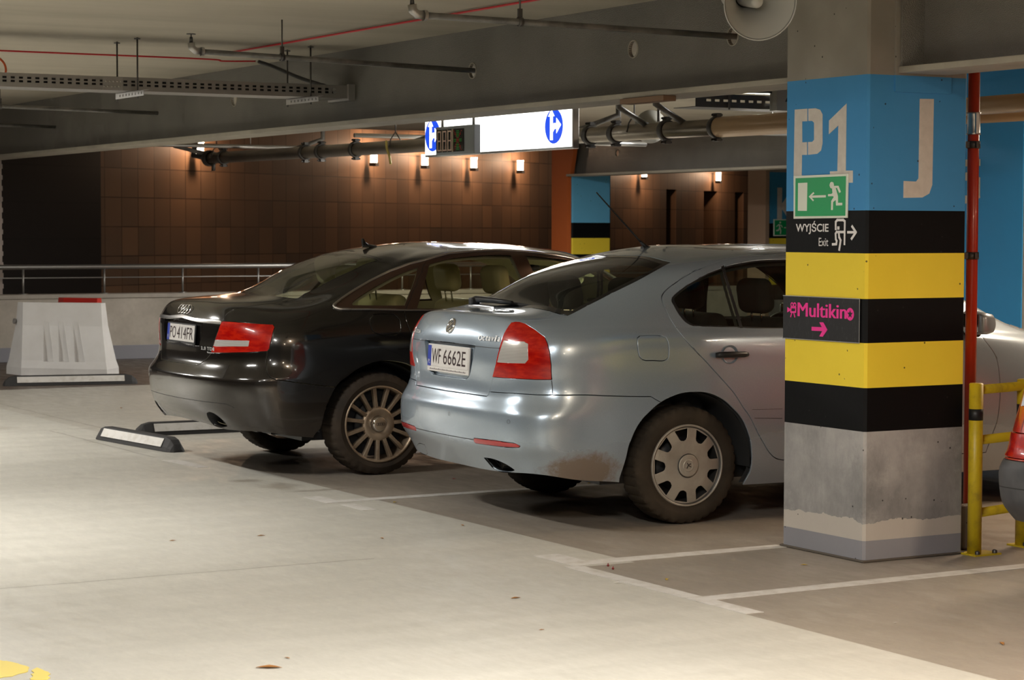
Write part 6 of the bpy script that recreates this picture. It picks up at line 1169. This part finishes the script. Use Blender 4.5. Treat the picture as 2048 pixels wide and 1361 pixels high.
c.poly('wshield',L['wshield']); c.poly('hlamp',L['hlamp']); c.poly('grille',L['grille']); c.poly('door',L['door']); c.poly('fdoor',L['fdoor']); c.poly('lid',L['lid'])
c.poly('bumper',[(0,0)]+L['bumper']+[(L['arch'][0][0]+.1,0)]); c.poly('hood',L['hood'])
c.strip(L['slit'],.006)
dl=L['door']; c.strip([dl[i] for i in range(3,9)],.006)
c.creases=[float(c.S.vk[i]) for i in (2,3,4,5,8,9,10,11)]+[float(c.S.vk[i]+c.S.vk[i+1])/2 for i in (2,4,8,10)]
c.cut(); MB_=[m_blk,m_seam_crease]
c.piece('body','body_shell',MB_); lid=c.piece('lid','boot_lid',MB_); bump=c.piece('bumper','rear_bumper',MB_)
c.recess('recess','plate_recess',[m_blk],.028,lid); c.piece('chrome','chrome_strip',m_satin,off=.005,gap=-.001,rim=.010,parent=lid)
c.recess('exhaust','exhaust_opening',[m_black],.10,bump,'r'); c.recess('exhaust','exhaust_opening',[m_black],.10,bump,'l')
for s_ in (-1,1): b=MB(); b.tube([(-.90,s_*.52,.36),(-.74,s_*.52,.37)],.034,20); b.lathe([(0,.034),(.004,.029),(.1,.029)],(-.90,s_*.52,.36),(1,0,0),20); b.build('tail_pipe',m_chrome,c.root)
for sd in 'rl':
    lp=c.piece('lamp','tail_lamp',m_redlens,sd,off=.002,rim=.02,gap=.001); c.piece('clear','clear_lens',m_clear,sd,off=.0025,gap=-.0005,parent=lp)
    c.piece('fuel','fuel_flap',MB_,sd) if sd=='r' else c.piece('fuel','body_panel',MB_,sd,gap=0,rim=0)
    d=c.piece('door','rear_door',MB_,sd); c.piece('fdoor','front_door',MB_,sd)
    c.piece('frame','window_frame',[m_frame_refl,m_seam_crease],sd,off=.0015,gap=0,rim=.004)
    c.piece('qglass','quarter_glass',g_aud,sd,off=-.003,rim=0); c.piece('sglass','rear_side_glass',g_aud,sd,off=-.003,rim=0); c.piece('fglass','front_side_glass',g_aud,sd,off=-.003,rim=0)
    s_=-1 if sd=='r' else 1
    # bright moulding round the side windows
    def trail(P,r,nm,off=.004):
        Q=[]
        for a_,b_ in zip(P[:-1],P[1:]):
            for k in range(4): Q.append(np.array(a_)+(np.array(b_)-np.array(a_))*k/4)
        Q.append(np.array(P[-1])); Q=np.array(Q); X=c.S.at(Q[:,0],Q[:,1])+c.S.nrm(Q[:,0],Q[:,1])*c.sg*off; X[:,1]*=-1 if sd=='r' else 1
        b=MB(); b.tube([tuple(x) for x in X],r,8); b.build(nm,m_satin,c.root)
    trail(L['arc'],.0105,'window_moulding')
    W_=L['win']; k0=len(W_)-6; trail([W_[0]]+W_[:k0-1:-1][:6],.008,'waist_moulding')
    b=MB(); b.tube([(.30,s_*.918,.905),(.33,s_*.935,.905),(.43,s_*.938,.905),(.47,s_*.918,.903)],.014,12); b.build('door_handle',m_blk,d)
    M_=empty('door_mirror',(2.15,s_*1.0,1.04)); M_.parent=c.root
    b=MB(); b.lathe([(-.065,.001),(-.05,.045),(0,.07),(.05,.066),(.052,.001)],(0,0,0),(-1,0,0),24)
    for i,v in enumerate(b.v): b.v[i]=(v[0],v[1]*1.3,v[2])
    b.build('mirror_housing',m_blk,M_)
c.piece('rglass','rear_screen',g_audr,off=-.002,rim=0); c.piece('rfrit','rear_screen_border',m_blackg,off=-.001,gap=0,rim=.004)
c.piece('wshield','windscreen',g_aud,off=-.003,rim=.004); c.piece('hood','bonnet',MB_); c.piece('hlamp','headlamp',m_clear,off=.001); c.piece('grille','grille',m_black,off=-.004)
c.piece(['body','lid','door','fdoor','bumper','hood','fuel','lamp','clear','recess','grille','hlamp','frame','chrome'],'cabin_lining',m_creamt,off=-.035,rim=0)
interior(c,m_cream,m_creamt,dict(dash=1.95,shelf=1.06,shelfx=(-.44,.05),rx=.72,rb=.66,fx=1.60,fh=.03,rh=.02))
underbody(c,-.80,3.5,(0,2.843),.41,.925,m_lining_d)
for x_ in (0,2.843):
    for s_ in (-1,1): wheel(c,x_,s_,.327,.245,.93,'spokes',m_tyreB,m_alloy)
plate(c,(-.998,.02,.893),.52,.108,[('PO',.055,.115),('414FR',.195,.305)],m_black,slope=.08,label='Polish number plate in a black frame')
for k in range(4):
    p,nn,A_,U_=onface(c,.001,1.048); b=MB(); q=p+A_*(-.0795+.053*k); 
    b.tube([q+(A_*math.cos(a)*.040+U_*math.sin(a)*.031)+nn*.004 for a in [2*PI*i/36 for i in range(37)]],.0034,8,cap=False); b.build('emblem_ring',m_chrome,c.root)
lettering(c,'3.0 TDI',.36,.800,.17,.022,'engine_lettering'); lettering(c,'quattro',.45,.782,.08,.011,'drive_lettering')
lettering(c,'A6',-.52,.80,.06,.026,'model_lettering')
t=empty('roof_aerial',(.34,0,1.452)); t.parent=c.root
b=MB(); P=[(-.055,.0),(-.062,.055),(-.047,.058),(-.03,.030),(-.012,.018),(.05,.010),(.056,.0)]; prism2(b,P,-.009,.009); b.build('aerial_fin',m_blackg,t,bevel=.005)
b=MB(); b.lathe([(0,.03),(.008,.028),(.014,.018),(.016,.001)],(0,0,-.004),(0,0,1),24)
for i,v in enumerate(b.v): b.v[i]=(v[0]*1.9,v[1]*.9,v[2])
b.build('aerial_foot',m_blackg,t)
# ------------------------------------------------------------------ red hatchback at the right edge
m_redpaint,nR,cR,dR=paint('red_paint',(.40,.018,.007),(.46,.024,.009),.25,.0,.25,(.2,.09,.05),zt=.30)
m_grayb=mat('grey_bumper_plastic',(.045,.046,.05),.5); n=N(m_grayb); n.base(n.mix(n.noise(5,4),(.035,.036,.04),(.075,.075,.08)))
RX=[(-.45,.30),(-.50,.36),(-.535,.44),(-.535,.54),(-.495,.60),(-.475,.70),(-.43,.85),(-.375,1.02),(-.35,1.08),(-.22,1.30),(-.10,1.40),(.05,1.44),(.2,1.455)]
c=Car('car',(7.24,6.585,0),0,RED_GRID,'red hatchback car beyond the yellow guard rail, mostly out of view',h=.04); vk=c.S.vk; uk=c.S.uk
arc=lambda x0,z0,r:[invs(c.S,x0+r*math.cos(t),z0+r*math.sin(t)) for t in [PI*1.05-PI*1.10*i/20 for i in range(21)]]
c.poly('arch',archpoly(c,arc(0,.30,.345))); c.poly('arch',archpoly(c,arc(2.35,.30,.345)))
zu=lambda z:float(np.interp(z,[p[1] for p in RX],vk))
c.poly('lamp',[(uk[1]+.16,zu(.585)),(uk[4]+.12,zu(.585)),(uk[4]+.12,zu(.695)),(uk[1]+.18,zu(.695))])
c.poly('bumper',[(0,0),(0,zu(.575)),(uk[4]+.16,zu(.575)),(uk[5]+.10,zu(.50)),(uk[5]+.10,0)])
c.poly('rglass',[(0,zu(1.08)),(uk[2]+.10,zu(1.07)),(uk[2]+.08,zu(1.37)),(0,zu(1.38))])
c.poly('sglass',[(uk[5]+.12,zu(1.07)),(uk[8]+.5,zu(1.05)),(uk[8]+.5,zu(1.34)),(uk[5]+.28,zu(1.33))]); c.poly('wshield',OCT_LINES['wshield'])
c.strip([(0,zu(.46)),(uk[5]+.1,zu(.45))],.006); c.strip([(uk[3]-.10,zu(.70)),(uk[3]-.10,zu(1.30))],.005)
c.cut()
c.piece('body','body_shell',[m_redpaint,m_seam_crease]); bp=c.piece('bumper','rear_bumper',[m_grayb,m_seam_crease])
for sd in 'rl': c.piece('lamp','tail_lamp',m_redlens,sd,off=.006,rim=.02); c.piece('sglass','side_glass',g_side,sd,rim=0)
c.piece('rglass','rear_screen',g_rear,rim=0); c.piece('wshield','windscreen',g_side,rim=0)
c.piece(['body','bumper','lamp'],'cabin_lining',m_lining_d,off=-.04,rim=0)
underbody(c,-.40,2.9,(0,2.35),.34,.79,m_lining_d)
for x_ in (0,2.35):
    for s_ in (-1,1): wheel(c,x_,s_,.295,.175,.765,'cover',m_rubber,m_cover)
b=MB(); p,nn,A_,U_=onface(c,-.60,.83); b.prism([(-.03,-.03),(.03,-.03),(.03,.03),(-.03,.03)],p+nn*.001,A_,U_,nn,.001); b.build('sticker',mat('white_blue_sticker',(.6,.65,.8),.4),c.root)
SC['built']=1
